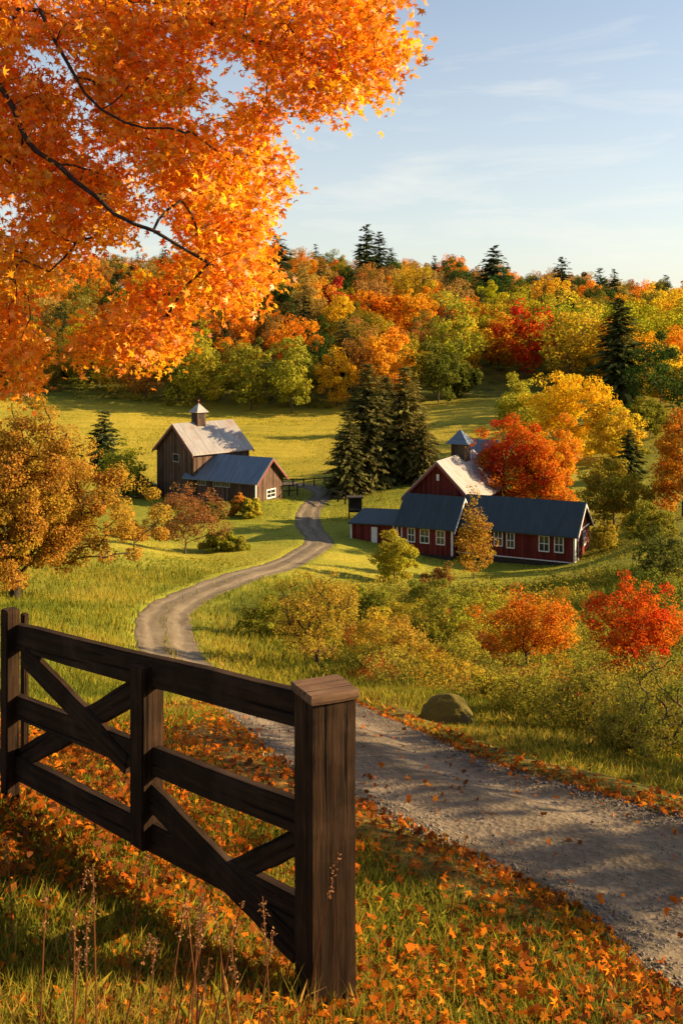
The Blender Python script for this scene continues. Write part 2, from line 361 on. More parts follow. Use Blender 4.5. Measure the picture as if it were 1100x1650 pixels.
# road centre line: pixel, distance, width
RC = [(1560,1600,4.0,1.75),(1300,1505,4.75,1.75),(1100,1420,5.75,1.75),(800,1305,6.95,1.75),(600,1228,8.2,1.8),(480,1172,11.5,1.95),(405,1135,18.5,2.1),(305,1081,27,2.1),(268,1030,36,2.35),(282,977,48,2.4),
      (400,925,60,2.4),(490,891,73,2.4),(514,873,79,2.3),(497,845,88,2.35),(500,820,97,2.3),(521,799,106,2.3),(510,787,112,2.2),(478,781,115,2.2),(420,778,117,2.2),(340,772,119,2.2)]
rp = np.array([[(c[0]-CX)/F*c[2], c[2], c[3]] for c in RC])
def catmull(P, k=26):
    o = []
    P = np.vstack([2*P[0]-P[1], P, 2*P[-1]-P[-2]])
    for i in range(1, len(P)-2):
        t = np.linspace(0, 1, k, endpoint=False)[:,None]
        a, b, c, d = P[i-1], P[i], P[i+1], P[i+2]
        o.append(.5*((2*b)+(c-a)*t+(2*a-5*b+4*c-d)*t*t+(3*b-a-3*c+d)*t**3))
    return np.vstack(o+[P[-2][None]])
RL = catmull(rp)
def road_d(x, y):                                  # distance to the road centre divided by half the width
    x = np.asarray(x, float).ravel(); y = np.asarray(y, float).ravel(); r = np.empty(len(x))
    for i in range(0, len(x), 8000):
        dd = (x[i:i+8000,None]-RL[None,:,0])**2+(y[i:i+8000,None]-RL[None,:,1])**2
        j = dd.argmin(1); r[i:i+8000] = np.sqrt(dd[np.arange(len(j)), j])/(RL[j,2]/2)
    return r
def sstep(a, b, x):
    t = np.clip((x-a)/(b-a), 0, 1); return t*t*(3-2*t)

def build_ground():
    ys = np.concatenate([np.linspace(-12, 1.5, 14), np.linspace(2, 14, 150), np.geomspace(14.15, 330, 270), np.geomspace(336, 1400, 30)])
    ts = np.concatenate([np.linspace(-3, -.5, 34), np.linspace(-.48, .48, 230), np.linspace(.5, 3, 34)])
    Yg, Tg = np.meshgrid(ys, ts, indexing='ij'); Xg = Tg*(np.maximum(Yg, 0)+4.0)
    Z = H(Xg, Yg); rd = road_d(Xg, Yg).reshape(Xg.shape)
    off = sstep(.9, 1.6, rd)
    amp = .03+.10*sstep(8, 60, Yg)+.5*sstep(160, 260, Yg)
    Z = Z + off*amp*(fbm(Xg*.9, Yg*.9, 3)-.5)*1.6*np.where(Yg > 40, .6, 1) + off*.35*sstep(15, 80, Yg)*(fbm(Xg*.12, Yg*.12, 9)-.5)
    Z = Z - .10*(1-sstep(.55, 1.02, rd)) + .05*np.exp(-((rd-1.25)/.25)**2)
    V = np.stack([Xg, Yg, Z], -1).reshape(-1, 3); a, b = Xg.shape
    idx = np.arange(a*b).reshape(a, b)
    Fc = np.stack([idx[:-1,:-1], idx[:-1,1:], idx[1:,1:], idx[1:,:-1]], -1).reshape(-1, 4)
    me = mesh_uniform('ground', V, Fc, GROUND, smooth=True)
    X, Y = V[:,0], V[:,1]; px = CX+F*X/np.maximum(Y, .5)
    nzv = fbm(X*.15, Y*.15, 21)-.5
    meadow = sstep(100, 125, Y+30*nzv)*(1-sstep(168, 182, Y-.1*X*(X<0)))
    meadow = np.maximum(meadow, sstep(35, 60, Y+30*nzv)*.35)
    right = sstep(-1.5, 1.5, X-np.interp(Y, RL[:,1][::-1] if RL[0,1] > RL[-1,1] else np.sort(RL[:,1]), np.interp(np.sort(RL[:,1]), np.sort(RL[:,1]), RL[np.argsort(RL[:,1]),0]))-2.0)
    rough = np.clip(right*sstep(11, 15, Y)*(1-sstep(48, 72, Y))*.9+sstep(166, 180, Y), 0, 1)
    rough = np.clip(rough+nzv*.5*(rough > .05), 0, 1)
    litter = 1-sstep(13, 22, Y+10*nzv+3*right*0)
    litter = litter*np.where((rd.ravel() > 1) & (Y > np.interp(X, RL[RL[:,1] < 12][:,0][::-1], RL[RL[:,1] < 12][:,1][::-1])), .12+.6*(rd.ravel() < 1.8), 1)
    col = np.stack([meadow, rough, litter, np.ones_like(litter)], -1).astype(np.float32)
    at_ = me.color_attributes.new('zone', 'FLOAT_COLOR', 'POINT'); at_.data.foreach_set('color', col.ravel())
    o = link('ground', me); o['kind'] = 'structure'
    return o
build_ground()
def build_road():
    d = np.gradient(RL[:,:2], axis=0); d /= np.linalg.norm(d, axis=1)[:,None]; nrm = np.stack([d[:,1], -d[:,0]], -1)
    m = 25; us = np.linspace(-1, 1, m); V = []; UV = []
    s = np.concatenate([[0], np.cumsum(np.linalg.norm(np.diff(RL[:,:2], axis=0), axis=1))])
    for sgn in range(1):
        wob = 1+.16*(fbm(s*.9, s*0+3, 5)-.5)[:,None]*2+.10*(np.stack([fbm(s*2.3, s*0+30, 6), fbm(s*2.3, s*0+60, 7)], -1)[:, (us > 0).astype(int)]-.5)*2
        X = RL[:,0:1]+nrm[:,0:1]*us*RL[:,2:3]*.55*wob; Y = RL[:,1:2]+nrm[:,1:2]*us*RL[:,2:3]*.55*wob
    Z = H(X, Y); au = np.abs(us)
    prof = .015*np.cos(us*math.pi*2.0*.9)*0 - .035*np.exp(-((au-.45)/.16)**2) + .012*np.exp(-(us/.2)**2)
    Z = Z+prof+.012-.16*sstep(.84, 1.0, au)+ .009*(fbm(X*3, Y*3, 31)-.5)*(1-sstep(9, 20, Y))
    V = np.stack([X, Y, Z], -1).reshape(-1, 3); a = len(RL)
    idx = np.arange(a*m).reshape(a, m); Fc = np.stack([idx[:-1,:-1], idx[:-1,1:], idx[1:,1:], idx[1:,:-1]], -1).reshape(-1, 4)[:, ::-1]
    me = mesh_uniform('gravel_road', V, Fc, ROAD, smooth=True)
    uvv = np.stack([np.broadcast_to((us+1)/2, X.shape), np.broadcast_to(s[:,None]*.3, X.shape)], -1).reshape(-1, 2)
    uvl = me.uv_layers.new(name='UVMap'); uvl.data.foreach_set('uv', uvv[Fc.ravel()].astype(np.float32).ravel())
    link('gravel_road', me)['kind'] = 'structure'
build_road()

# ------------------------------------------------------------------ foliage machinery
def rand_rot_frames(rng, N, nrm, jit):
    n_ = nrm+rng.normal(size=(N,3))*jit; n_ /= np.linalg.norm(n_, axis=1)[:,None]+1e-9
    r = rng.normal(size=(N,3)); a = np.cross(n_, r); a /= np.linalg.norm(a, axis=1)[:,None]+1e-9
    return a, np.cross(n_, a), n_
LEAF_T = np.array([(-.5,0,0),(-.12,-.27,.06),(.28,-.2,.04),(.55,0,-.08),(.28,.2,.04),(-.12,.27,.06)])
QUAD_T = np.array([(-.5,-.12,0),(-.05,-.36,.1),(.5,.08,0),(.02,.34,-.1)])
MAPLE_T = np.array([(-.62,.02,-.10),(-.20,-.05,.04),(-.38,-.34,-.16),(-.08,-.20,-.0),(.08,-.58,-.24),(.16,-.16,.02),(.38,-.17,.0),(.70,.03,-.22),(.33,.13,.02),(.18,.17,.0),(.14,.56,-.24),(-.08,.18,-.0),(-.34,.38,-.18),(-.18,.06,.04)])
def leaf_arrays(rng, C, size, nrm, T=QUAD_T, jit=.7):
    N = len(C); a, b, n_ = rand_rot_frames(rng, N, nrm, jit); k = len(T)
    V = C[:,None]+size[:,None,None]*(a[:,None]*T[None,:,0:1]+b[:,None]*T[None,:,1:2]+n_[:,None]*T[None,:,2:3])
    return V.reshape(-1, 3), np.arange(N*k).reshape(N, k)

def grow(rng, trunk, tips, r_tip, expo=2.4, bend=.12, sag=0.0, seg=3, rlimit=None):
    """join every tip to the nearest limb already grown; radii add up towards the base"""
    P = [np.array(p, float) for p in trunk]; par = list(range(-1, len(trunk)-1)); plen = [0.0]
    for i in range(1, len(P)): plen.append(plen[-1]+np.linalg.norm(P[i]-P[i-1]))
    root = P[-1]; tipidx = []
    for t in sorted(tips, key=lambda q: np.linalg.norm(np.array(q)-root)):
        t = np.array(t, float); A = np.array(P); d = np.linalg.norm(A-t, axis=1)+.25*np.array(plen)
        dz = A[:,2]-t[2]; d = d+np.where(dz > 0, dz*.6, 0)
        d[0] += 1e3
        j = int(d.argmin()); prev = j; L = np.linalg.norm(P[j]-t)
        off = rng.normal(size=3)*bend*L
        for q in range(1, seg+1):
            f = q/seg; p = P[j]*(1-f)+t*f+off*math.sin(math.pi*f)+np.array((0,0,sag*L*math.sin(math.pi*f)))
            P.append(p); par.append(prev); plen.append(plen[prev]+np.linalg.norm(p-P[prev])); prev = len(P)-1
        tipidx.append(prev)
    n_ = len(P); acc = np.zeros(n_); kids = [[] for _ in range(n_)]
    for i in range(1, n_): kids[par[i]].append(i)
    for i in range(n_-1, -1, -1):
        if not kids[i]: acc[i] = r_tip**expo
        if par[i] >= 0: acc[par[i]] += acc[i]
    rad = acc**(1/expo)
    return np.array(P), par, kids, rad, tipidx
def limbs_mesh(P, par, kids, rad, sides=5, flare=1.0):
    V = []; Fc = []
    def ring(p, d, r, n=sides):
        d = Vector(d).normalized(); a = d.orthogonal() if abs(d.z) > .98 else d.cross(Vector((0,0,1)))
        a.normalize(); b = d.cross(a); i0 = len(V)
        for k in range(n):
            q = Vector(p)+(a*math.cos(2*math.pi*k/n)+b*math.sin(2*math.pi*k/n))*r; V.append(tuple(q))
        return i0
    rings = {}
    for i in range(len(P)):
        if par[i] < 0:
            main = kids[i][0]; rings[i] = ring(P[i], P[main]-P[i], rad[i]*flare); continue
        j = par[i]; d = P[i]-P[j]
        main = max(kids[j], key=lambda q: rad[q])
        r0 = rings[j] if main == i else ring(P[j], d, rad[i])
        dd = d if not kids[i] else d/ (np.linalg.norm(d)+1e-9)+ (P[max(kids[i], key=lambda q: rad[q])]-P[i])/(np.linalg.norm(P[max(kids[i], key=lambda q: rad[q])]-P[i])+1e-9)
        rings[i] = ring(P[i], dd, rad[i]); r1 = rings[i]
        # align ring starts to avoid twist
        best = min(range(sides), key=lambda s_: sum((Vector(V[r0+k])-Vector(V[r1+(k+s_)%sides])).length for k in range(sides)))
        for k in range(sides):
            Fc.append((r0+k, r0+(k+1)%sides, r1+(k+1+best)%sides, r1+(k+best)%sides))
    return np.array(V), np.array(Fc)

def crown_tips(rng, Hh, R, base, n, top_bias=.0, profile='round', lumpy=1.0):
    out_ = []; cz = (Hh+base)/2; rz = (Hh-base)/2; tries = 0
    md = 1.15*((R*R*rz)/n)**(1/3.)
    ph = rng.uniform(0, 6.28, 6)
    while len(out_) < n and tries < n*60:
        tries += 1
        d = rng.normal(size=3); d /= np.linalg.norm(d); th = math.atan2(d[1], d[0])
        lump = 1+lumpy*(.22*math.sin(2*th+ph[0]+2*d[2])+.15*math.sin(3*th+ph[1])*math.cos(2.3*d[2]+ph[2])+.10*math.sin(5*th+4*d[2]+ph[3]))
        rr = (rng.uniform(0.12, 1))**(.42)*lump
        zf = d[2]*rr
        wr = 1.0
        if profile == 'cone': wr = max(.12, (1-zf)/1.55)
        elif profile == 'vase': wr = .75+.35*zf
        elif profile == 'dome': wr = 1.08-.22*zf
        elif profile == 'tent': wr = .98-.45*zf
        p = np.array((d[0]*rr*R*wr, d[1]*rr*R*wr, cz+zf*rz))
        if p[2] < base*.8: continue
        if all(np.linalg.norm(p-q) > md for q in out_): out_.append(p)
        elif tries % 12 == 0: md *= .97
    return out_
def decid_arrays(seed, Hh, R, base=.2, n=40, leaves=80, lsize=.3, sig=None, profile='round', r_tip=None, T=QUAD_T, sag=0, sides=5, lean=(0,0), fork=.35, dens_jit=.5, lumpy=1.3):
    rng = np.random.default_rng(seed)
    tips = crown_tips(rng, Hh, R, base*Hh, n, profile=profile, lumpy=lumpy)
    if sig is None: sig = 0.62*((R*R*(Hh*(1-base)/2))/n)**(1/3.)
    tz = Hh*max(fork, base*.9); k = 4
    trunk = [(lean[0]*f*tz+rng.normal()*.012*Hh*f, lean[1]*f*tz+rng.normal()*.012*Hh*f, f*tz-(.25 if f == 0 else 0)) for f in np.linspace(0, 1, k)]
    P, par, kids, rad, ti = grow(rng, trunk, tips, r_tip or Hh*.0028, sag=sag)
    tv, tf = limbs_mesh(P, par, kids, rad, sides, 1.35)
    Cs = []; Ns = []; Ts = []
    cen = np.array((0, 0, Hh*(.35+base*.3)))
    for t in tips:
        m = int(leaves*rng.uniform(1-dens_jit, 1+dens_jit))
        g = rng.normal(size=(m,3)); g /= np.linalg.norm(g, axis=1)[:,None]; rr = rng.uniform(.25, 1, size=(m,1))**.5
        s_ = sig*rng.uniform(.75, 1.35)
        p = t+g*rr*s_*np.array((1.15,1.15,.85))*1.5
        Cs.append(p); Ns.append(g*.8+np.array((0,0,.5))+(t-cen)/R*.4)
        Ts.append(np.clip(rng.uniform(.0, 1)*.55+rng.uniform(0, 1, m)*.45, 0, 1))
    C = np.vstack(Cs); N_ = np.vstack(Ns); T_ = np.concatenate(Ts)
    sz = lsize*rng.uniform(.6, 1.25, len(C))
    lv, lf = leaf_arrays(rng, C, sz, N_, T)
    return (tv, tf), (lv, lf, T_)
def decid_mesh(name, mat=None, bark=None, **kw):
    (tv, tf), (lv, lf, t) = decid_arrays(**kw)
    return mesh_uniform(name+'_trunk', tv, tf, bark or BARK, smooth=True), mesh_uniform(name+'_crown', lv, lf, mat or LEAF, t)
def conifer_arrays(seed, Hh, R, levels=24, per=8, fl=12, base=.06, lsize=None, ragged=.25):
    rng = np.random.default_rng(seed); Cs = []; A = []; Sz = []; Nn = []; Tn = []
    limbs = MB(); tr = Hh*.014
    limbs.tube([(0,0,-.3),(0,0,Hh*.3),(0,0,Hh*.65),(0,0,Hh*.99)], [tr*1.5, tr*1.1, tr*.6, .01], 6)
    for i in range(levels):
        f = (i+rng.uniform(-.3,.3))/levels; f = min(max(f, 0), 1); z = Hh*(base+(1-base)*f**1.0)
        L0 = R*(1-f)**.68*(1 if f > .08 else .75)+.02*Hh
        for b in range(per if f < .8 else max(4, per-3)):
            L = L0*rng.uniform(1-ragged*1.4, 1+ragged*.6); th = rng.uniform(0, 6.283)
            up = .25*f-.28*(1-f)+rng.normal()*.08
            dr = np.array((math.cos(th), math.sin(th), 0))
            zz = z+rng.uniform(-.5,.5)*Hh/levels
            m = max(4, int(fl*(.4+.6*(1-f))))
            q = np.linspace(.12, 1, m)
            pts = dr*q[:,None]*L; pts[:,2] = zz+L*(up*q-.16*q*q+.10*q**3)
            side = np.array((-dr[1], dr[0], 0))
            pts = pts+side*rng.normal(size=(m,1))*L*.13*(1.1-q[:,None])+np.array((0,0,1))*rng.normal(size=(m,1))*.02*R
            Cs.append(pts); Tn.append(np.clip(rng.uniform(0,1)*.5+rng.uniform(0,.5,m), 0, 1))
            dirv = dr+side*rng.normal(size=(m,1))*.55+np.array((0,0,1))*(up-.25); A.append(dirv)
            Sz.append(np.full(m, (lsize or R*.36))*rng.uniform(.6,1.2,m)*(.45+.55*(1-f)))
            if f < .75 and b % 2 == 0: limbs.tube([(0,0,zz), tuple(pts[m//2]), tuple(pts[-1])], [tr*.28, tr*.18, .006], 4)
    C = np.vstack(Cs); A = np.vstack(A); A /= np.linalg.norm(A, axis=1)[:,None]; S_ = np.concatenate(Sz); T_ = np.concatenate(Tn)
    N = len(C); up = np.array((0,0,1))+rng.normal(size=(N,3))*.35
    b = np.cross(up, A); b /= np.linalg.norm(b, axis=1)[:,None]+1e-9; n_ = np.cross(A, b)
    T = np.array([(-.5,-.05,0),(0,-.24,-.08),(.3,-.14,-.06),(.62,0,-.14),(.3,.14,-.06),(0,.24,-.08),(-.5,.05,0)])
    V = C[:,None]+S_[:,None,None]*(A[:,None]*T[None,:,0:1]+b[:,None]*T[None,:,1:2]+n_[:,None]*T[None,:,2:3])
    return limbs, V.reshape(-1,3), np.arange(N*len(T)).reshape(N, len(T)), T_
def conifer_mesh(name, **kw):
    limbs, V, Fc, t = conifer_arrays(**kw)
    me = bpy.data.meshes.new(name+'_trunk'); me.from_pydata(limbs.v, [], limbs.f); me.update(); me.materials.append(BARK_DARK)
    return me, mesh_uniform(name+'_crown', V, Fc, NEEDLE, t)
def place(kind, meshes, loc, label, cat, color, hue=.3, scale=1, rz=0, group=None):
    t = thing(kind, label, cat, loc, rz, group)
    t.scale = (scale,)*3 if isinstance(scale, (int, float)) else scale
    link('trunk' if cat == 'tree' else 'stems', meshes[0], t)
    c = link('crown' if cat == 'tree' else 'foliage', meshes[1], t); c.color = (*color, hue)
    return t

# leaf colours
ORANGE=(.68,.25,.015); DEEP_OR=(.52,.13,.012); RED=(.48,.055,.012); GOLD=(.70,.40,.022); YEL=(.66,.46,.03); YGREEN=(.42,.34,.02); OLIVE=(.19,.175,.02)
RUST=(.40,.18,.035); TAN=(.36,.23,.05); DGREEN=(.05,.08,.016); SPRUCE=(.06,.08,.03); SPRUCE_Y=(.10,.11,.03)

# ------------------------------------------------------------------ left barn
def gable(L, Wd, eave, apex, name, mat, parent, loc, rz, zb=-.6):
    """walls of a gabled block: ridge along local x from 0 to L, width along local y from 0 to Wd"""
    m = MB()
    V = [(0,0,zb),(L,0,zb),(L,Wd,zb),(0,Wd,zb),(0,0,eave),(L,0,eave),(L,Wd,eave),(0,Wd,eave),(0,Wd/2,apex),(L,Wd/2,apex)]
    m.add(V, [(0,1,5,4),(2,3,7,6),(1,2,6,9,5),(3,0,4,8,7)])
    return m.build(name, mat, parent, loc, rz)
def roof_slabs(L, Wd, eave, apex, ov, th, m, sides=(0,1), ex0=None, ex1=None):
    ex0 = ov if ex0 is None else ex0; ex1 = ov if ex1 is None else ex1
    sl = (apex-eave)/(Wd/2)
    for s in sides:
        y0 = -ov if s == 0 else Wd+ov; ze = eave-ov*sl; ym = Wd/2
        P = [(-ex0,y0,ze+.02),(L+ex1,y0,ze+.02),(L+ex1,ym,apex+.02),(-ex0,ym,apex+.02)]
        m.hexa([Vector(p) for p in P]+[Vector(p)+Vector((0,0,th)) for p in P])
def rake_trim(L, Wd, eave, apex, ov, mat, parent, loc, rz, xs, d=.2, t=.06, name='rake_board'):
    sl = (apex-eave)/(Wd/2)
    for x in xs:
        m = MB()
        for s in (0, 1):
            y0 = -ov if s == 0 else Wd+ov; ze = eave-ov*sl
            P = [(x-t/2,y0,ze-d),(x+t/2,y0,ze-d),(x+t/2,Wd/2,apex-d),(x-t/2,Wd/2,apex-d)]
            m.hexa([Vector(p) for p in P]+[Vector(p)+Vector((0,0,d+.01)) for p in P])
        m.build(name, mat, parent, loc, rz)
def window(parent, loc, rz, u, z, w, h, face='front', d=0.0, bars=(1,1), frame=WHITE, fw=.07, name='window'):
    """window on local y = d (front) or x = d (end face)"""
    m = MB()
    def bx(cu, cz, du, dz, th, o):
        if face == 'front': m.box((cu, d-o, cz), (du, th, dz))
        else: m.box((d+o, cu, cz), (th, du, dz))
    bx(u-w/2, z, fw, h+fw, .07, .03); bx(u+w/2, z, fw, h+fw, .07, .03)
    bx(u, z+h/2, w-fw, fw, .07, .03); bx(u, z-h/2, w-fw, fw*1.2, .09, .035)
    for k in range(bars[0]): bx(u-w/2+w*(k+1)/(bars[0]+1), z, .04, h-fw, .03, .03)
    for k in range(bars[1]): bx(u, z-h/2+h*(k+1)/(bars[1]+1), w-fw, .05, .034, .03)
    o = m.build(name, frame, parent, loc, rz)
    g = MB()
    if face == 'front': g.box((u, d-.006, z), (w-fw*.9, .02, h-fw*.9))
    else: g.box((d+.006, u, z), (.02, w-fw*.9, h-fw*.9))
    g.build('pane', GLASS, o)
    return o
def ang(e): return math.atan2(e[1], e[0])

def left_barn():
    e1 = Vector((.70,-.714,0)); 
    Y0 = 105.0; g0 = at(253, 800, Y0)
    B = thing('barn', 'weathered brown barn with pale tin roof, cupola and blue roofed front wing', 'barn', (g0.x, g0.y, g0.z))
    # main block: local x = ridge direction (back right), local y from right to left
    e2 = Vector((.714,.70,0)); Wd = 6.3; L = 7.0; eave = 5.0; apex = 7.55
    p_right = Vector((0,0,0))+e1*Wd                       # right front corner; local x along e2, y along -e1
    loc, rz = (p_right.x, p_right.y, 0), ang(e2)
    gable(L, Wd, eave, apex, 'main_wall', BROWN_BOARDS, B, loc, rz, -1.5)
    m = MB(); roof_slabs(L, Wd, eave, apex, .35, .12, m); m.build('main_roof', TIN, B, loc, rz)
    rake_trim(L, Wd, eave, apex, .35, TRIM_RED, B, loc, rz, (-.36, L+.36))
    window(B, loc, rz, Wd*.47, eave-.75, 1.0, .75, 'end', 0, (2,0), OLDWHITE, .08)
    for o in B.children:
        if o.name.startswith('window'):
            pass
    # cupola
    cx = L*.42
    c = MB(); c.box((cx, Wd/2, apex+.35), (1.05,1.05,1.5)); cu = c.build('cupola', BROWN_BOARDS, B, loc, rz)
    r = MB(); a = .72; zt = apex+1.1
    V = [(cx-a,Wd/2-a,zt),(cx+a,Wd/2-a,zt),(cx+a,Wd/2+a,zt),(cx-a,Wd/2+a,zt),(cx-a,Wd/2-a,zt+.07),(cx+a,Wd/2-a,zt+.07),(cx+a,Wd/2+a,zt+.07),(cx-a,Wd/2+a,zt+.07),(cx,Wd/2,zt+.95)]
    r.add(V, [(3,2,1,0),(0,1,5,4),(1,2,6,5),(2,3,7,6),(3,0,4,7),(4,5,8),(5,6,8),(6,7,8),(7,4,8)])
    r.build('cupola_roof', TIN, cu)
    f = MB(); f.tube([(cx,Wd/2,zt+.9),(cx,Wd/2,zt+1.3)], [.05,.03], 6); f.box((cx,Wd/2,zt+1.22),(.22,.06,.08)); f.build('finial', TRIM_RED, cu)
    lv = MB()
    lv.box((cx, Wd/2-.53, apex+.75), (.6,.03,.5)); lv.build('louvre', DARKWOOD, cu)
    lv = MB(); lv.box((cx-.53, Wd/2, apex+.75), (.03,.6,.5)); lv.build('louvre', DARKWOOD, cu)
    # front wing: local x along its front wall to the right
    f1 = Vector((.87,-.493,0)); f2 = Vector((.493,.87,0))
    Pf = at(301, 806, 101.2)-g0; Lw = 8.2; Ww = 4.7; ea = 2.45; ap = 4.35
    loc, rz = (Pf.x, Pf.y, Pf.z), ang(f1)
    gable(Lw, Ww, ea, ap, 'wing_wall', BROWN_BOARDS, B, loc, rz, -1.2)
    m = MB(); roof_slabs(Lw, Ww, ea, ap, .4, .1, m, (0,), .3, .45); m.build('wing_roof', BLUE_TIN, B, loc, rz)
    m = MB(); roof_slabs(Lw, Ww, ea, ap, .4, .1, m, (1,), .3, .45); m.build('wing_roof', BLUE_TIN, B, loc, rz)
    rake_trim(Lw, Ww, ea, ap, .4, TRIM_RED, B, loc, rz, (Lw+.46,), .18)
    for u, w in ((1.9,.95),(3.75,.95),(4.75,.95)):
        window(B, loc, rz, u, 1.95, w, .6, 'front', 0, (2,0), OLDWHITE, .07)
    window(B, loc, rz, 2.6, .95, 1.5, .8, 'end', Lw, (1,1), WHITE, .1)
    d = MB(); d.box((6.8,-.03,.9),(1.5,.06,1.8)); d.box((6.8,-.07,.9),(.1,.03,1.8)); d.build('door', BROWN_BOARDS, B, loc, rz)
    cb = MB(); cb.box((Lw+.03,-.03,1.05),(.12,.12,2.5)); cb.build('corner_board', WHITE, B, loc, rz)
    st = MB(); st.box((Lw/2,-.12,-.35),(Lw+.3,.25,.75)); st.build('foundation', STONE, B, loc, rz)
    sg = MB()
    for k in range(3): sg.box((5.6+.2*k, -.8-.3*k, .12-.18*k), (3.4, .4, .12))
    sg.build('plank_step', DARKWOOD, B, loc, rz)
left_barn()

# ------------------------------------------------------------------ right barn
def right_barn():
    e1 = Vector((.90,-.436,0)); e2 = Vector((.436,.90,0)); rz = ang(e1)
    O = at(728, 896, 77.0)
    B = thing('barn', 'dark red farm building with long slate roofed wing and white framed windows', 'barn', tuple(O))
    def PX(u, v): q = O+e1*u+e2*v; return CX+F*q.x/q.y
    def U(px, v):
        lo, hi = -30, 30
        for _ in range(50):
            mid = (lo+hi)/2
            if PX(mid, v) < px: lo = mid
            else: hi = mid
        return lo
    def L_(u, v, z=0): q = e1*u+e2*v; return (q.x, q.y, z)
    # block A (front wing with three windows), front wall on v = 0
    uA = U(640, 0); LA = -uA; WA = 4.2; eA = 2.15; aA = 4.05
    la = L_(uA, 0)
    gable(LA, WA, eA, aA, 'front_wing_wall', RED_BOARDS, B, la, rz, -.9)
    m = MB(); roof_slabs(LA, WA, eA, aA, .3, .1, m, (0,1), .2, .3); m.build('front_wing_roof', DARK_ROOF, B, la, rz)
    rake_trim(LA, WA, eA, aA, .3, WHITE, B, la, rz, (LA+.31, -.21), .16)
    for p0, p1 in ((657,668),(677,691),(703,716)):
        u0, u1 = U(p0, 0)-uA, U(p1, 0)-uA
        window(B, la, rz, (u0+u1)/2, 1.32, u1-u0, 1.05, 'front', 0, (1,1))
    for u in (0.0, LA): cb = MB(); cb.box((u,-.02,1.05),(.13,.13,2.1)); cb.build('corner_board', WHITE, B, la, rz)
    ds = U(650,0)-uA
    dm = MB(); dm.box((ds-.15,-.03,1.0),(.08,.06,2.0)); dm.box((.35,-.02,1.98),(ds+.3,.07,.09)); dm.build('door_frame', WHITE, B, la, rz)
    fd = MB(); fd.box((LA/2,-.06,-.45),(LA+.14,.2,.85)); fd.build('foundation', DARKWOOD, B, la, rz)
    # block B (long wing), set back
    vB = .9; uB0 = U(735, vB); uB1 = U(925, vB); LB = uB1-uB0; WB = 4.9; eB = 2.1; aB = 4.0
    lb = L_(uB0, vB, .1)
    gable(LB, WB, eB, aB, 'long_wing_wall', RED_BOARDS, B, lb, rz, -1.0)
    m = MB(); roof_slabs(LB, WB, eB, aB, .3, .1, m, (0,1), .0, .3); m.build('long_wing_roof', DARK_ROOF, B, lb, rz)
    rake_trim(LB, WB, eB, aB, .3, WHITE, B, lb, rz, (LB+.31,), .15)
    for p0, p1, zc in ((796,809,1.38),(816,828,1.3),(868,884,1.28),(893,907,1.3)):
        u0, u1 = U(p0, vB)-uB0, U(p1, vB)-uB0
        window(B, lb, rz, (u0+u1)/2, zc, u1-u0, 1.12, 'front', 0, (1,1))
    sk = MB(); sk.box((LB/2,-.04,.06),(LB,.06,.07)); sk.build('skirt_board', WHITE, B, lb, rz)
    fd = MB(); fd.box((LB/2,-.06,-.5),(LB+.1,.16,.95)); fd.build('foundation', DARKWOOD, B, lb, rz)
    dr = MB(); dr.box((LB+.02,.55,1.0),(.04,.75,1.9)); d = dr.build('door', DOORBROWN, B, lb, rz)
    fr = MB(); fr.box((LB+.035,.13,1.0),(.07,.1,2.0)); fr.box((LB+.035,.97,1.0),(.07,.1,2.0)); fr.box((LB+.035,.55,2.0),(.07,.94,.1)); fr.build('door_frame', WHITE, d)
    cb = MB(); cb.box((LB,-.02,1.05),(.13,.13,2.1)); cb.build('corner_board', WHITE, B, lb, rz)
    window(B, lb, rz, 3.0, 1.35, .8, 1.0, 'end', LB, (1,1))
    bd = MB(); bd.box((LB+.03, WB/2, 2.15),(.05, WB-.1,.12)); bd.build('trim_board', WHITE, B, lb, rz)
    # main block behind A: gable towards the camera
    v0 = WA*.5+1.9; u0 = U(655, v0); u1 = U(757, v0); Wm = u1-u0; Lm = 8.5
    q = O+e1*(u0+Wm/2)+e2*v0; zap = (HY-745)/F*q.y-O.z; zev = (HY-803)/F*(O+e1*u1+e2*v0).y-O.z
    lm = L_(u1, v0); rm = ang(e2)
    gable(Lm, Wm, zev, zap, 'main_wall', RED_BOARDS, B, lm, rm, -.9)
    m = MB(); roof_slabs(Lm, Wm, zev, zap, .35, .12, m, (0,1)); m.build('main_roof', TIN, B, lm, rm)
    rake_trim(Lm, Wm, zev, zap, .35, TRIM_RED, B, lm, rm, (-.36,Lm+.36), .22)
    wv = MB(); wv.box((-.03, Wm/2, zap-1.2),(.06,.22,.5)); wv.build('vent', WHITE, B, lm, rm)
    # cupola
    cx = 5.4; s = 1.25
    c = MB(); c.box((cx, Wm/2, zap+.15), (s,s,1.7)); cu = c.build('cupola', BROWN_BOARDS, B, lm, rm)
    zt = zap+1.0; a = .95; r = MB()
    V = [(cx-a,Wm/2-a,zt),(cx+a,Wm/2-a,zt),(cx+a,Wm/2+a,zt),(cx-a,Wm/2+a,zt),(cx-a,Wm/2-a,zt+.08),(cx+a,Wm/2-a,zt+.08),(cx+a,Wm/2+a,zt+.08),(cx-a,Wm/2+a,zt+.08),(cx,Wm/2,zt+1.2)]
    r.add(V, [(3,2,1,0),(0,1,5,4),(1,2,6,5),(2,3,7,6),(3,0,4,7),(4,5,8),(5,6,8),(6,7,8),(7,4,8)])
    r.build('cupola_roof', BLUE_TIN, cu)
    # back block with blue roof showing past the cupola
    v1 = v0+Lm; lk = L_(U(744, v1-.2), v1-.2)
    gable(2.4, 4.0, zap-1.2, zap+.8, 'back_wing_wall', RED_BOARDS, B, lk, rz, -.9)
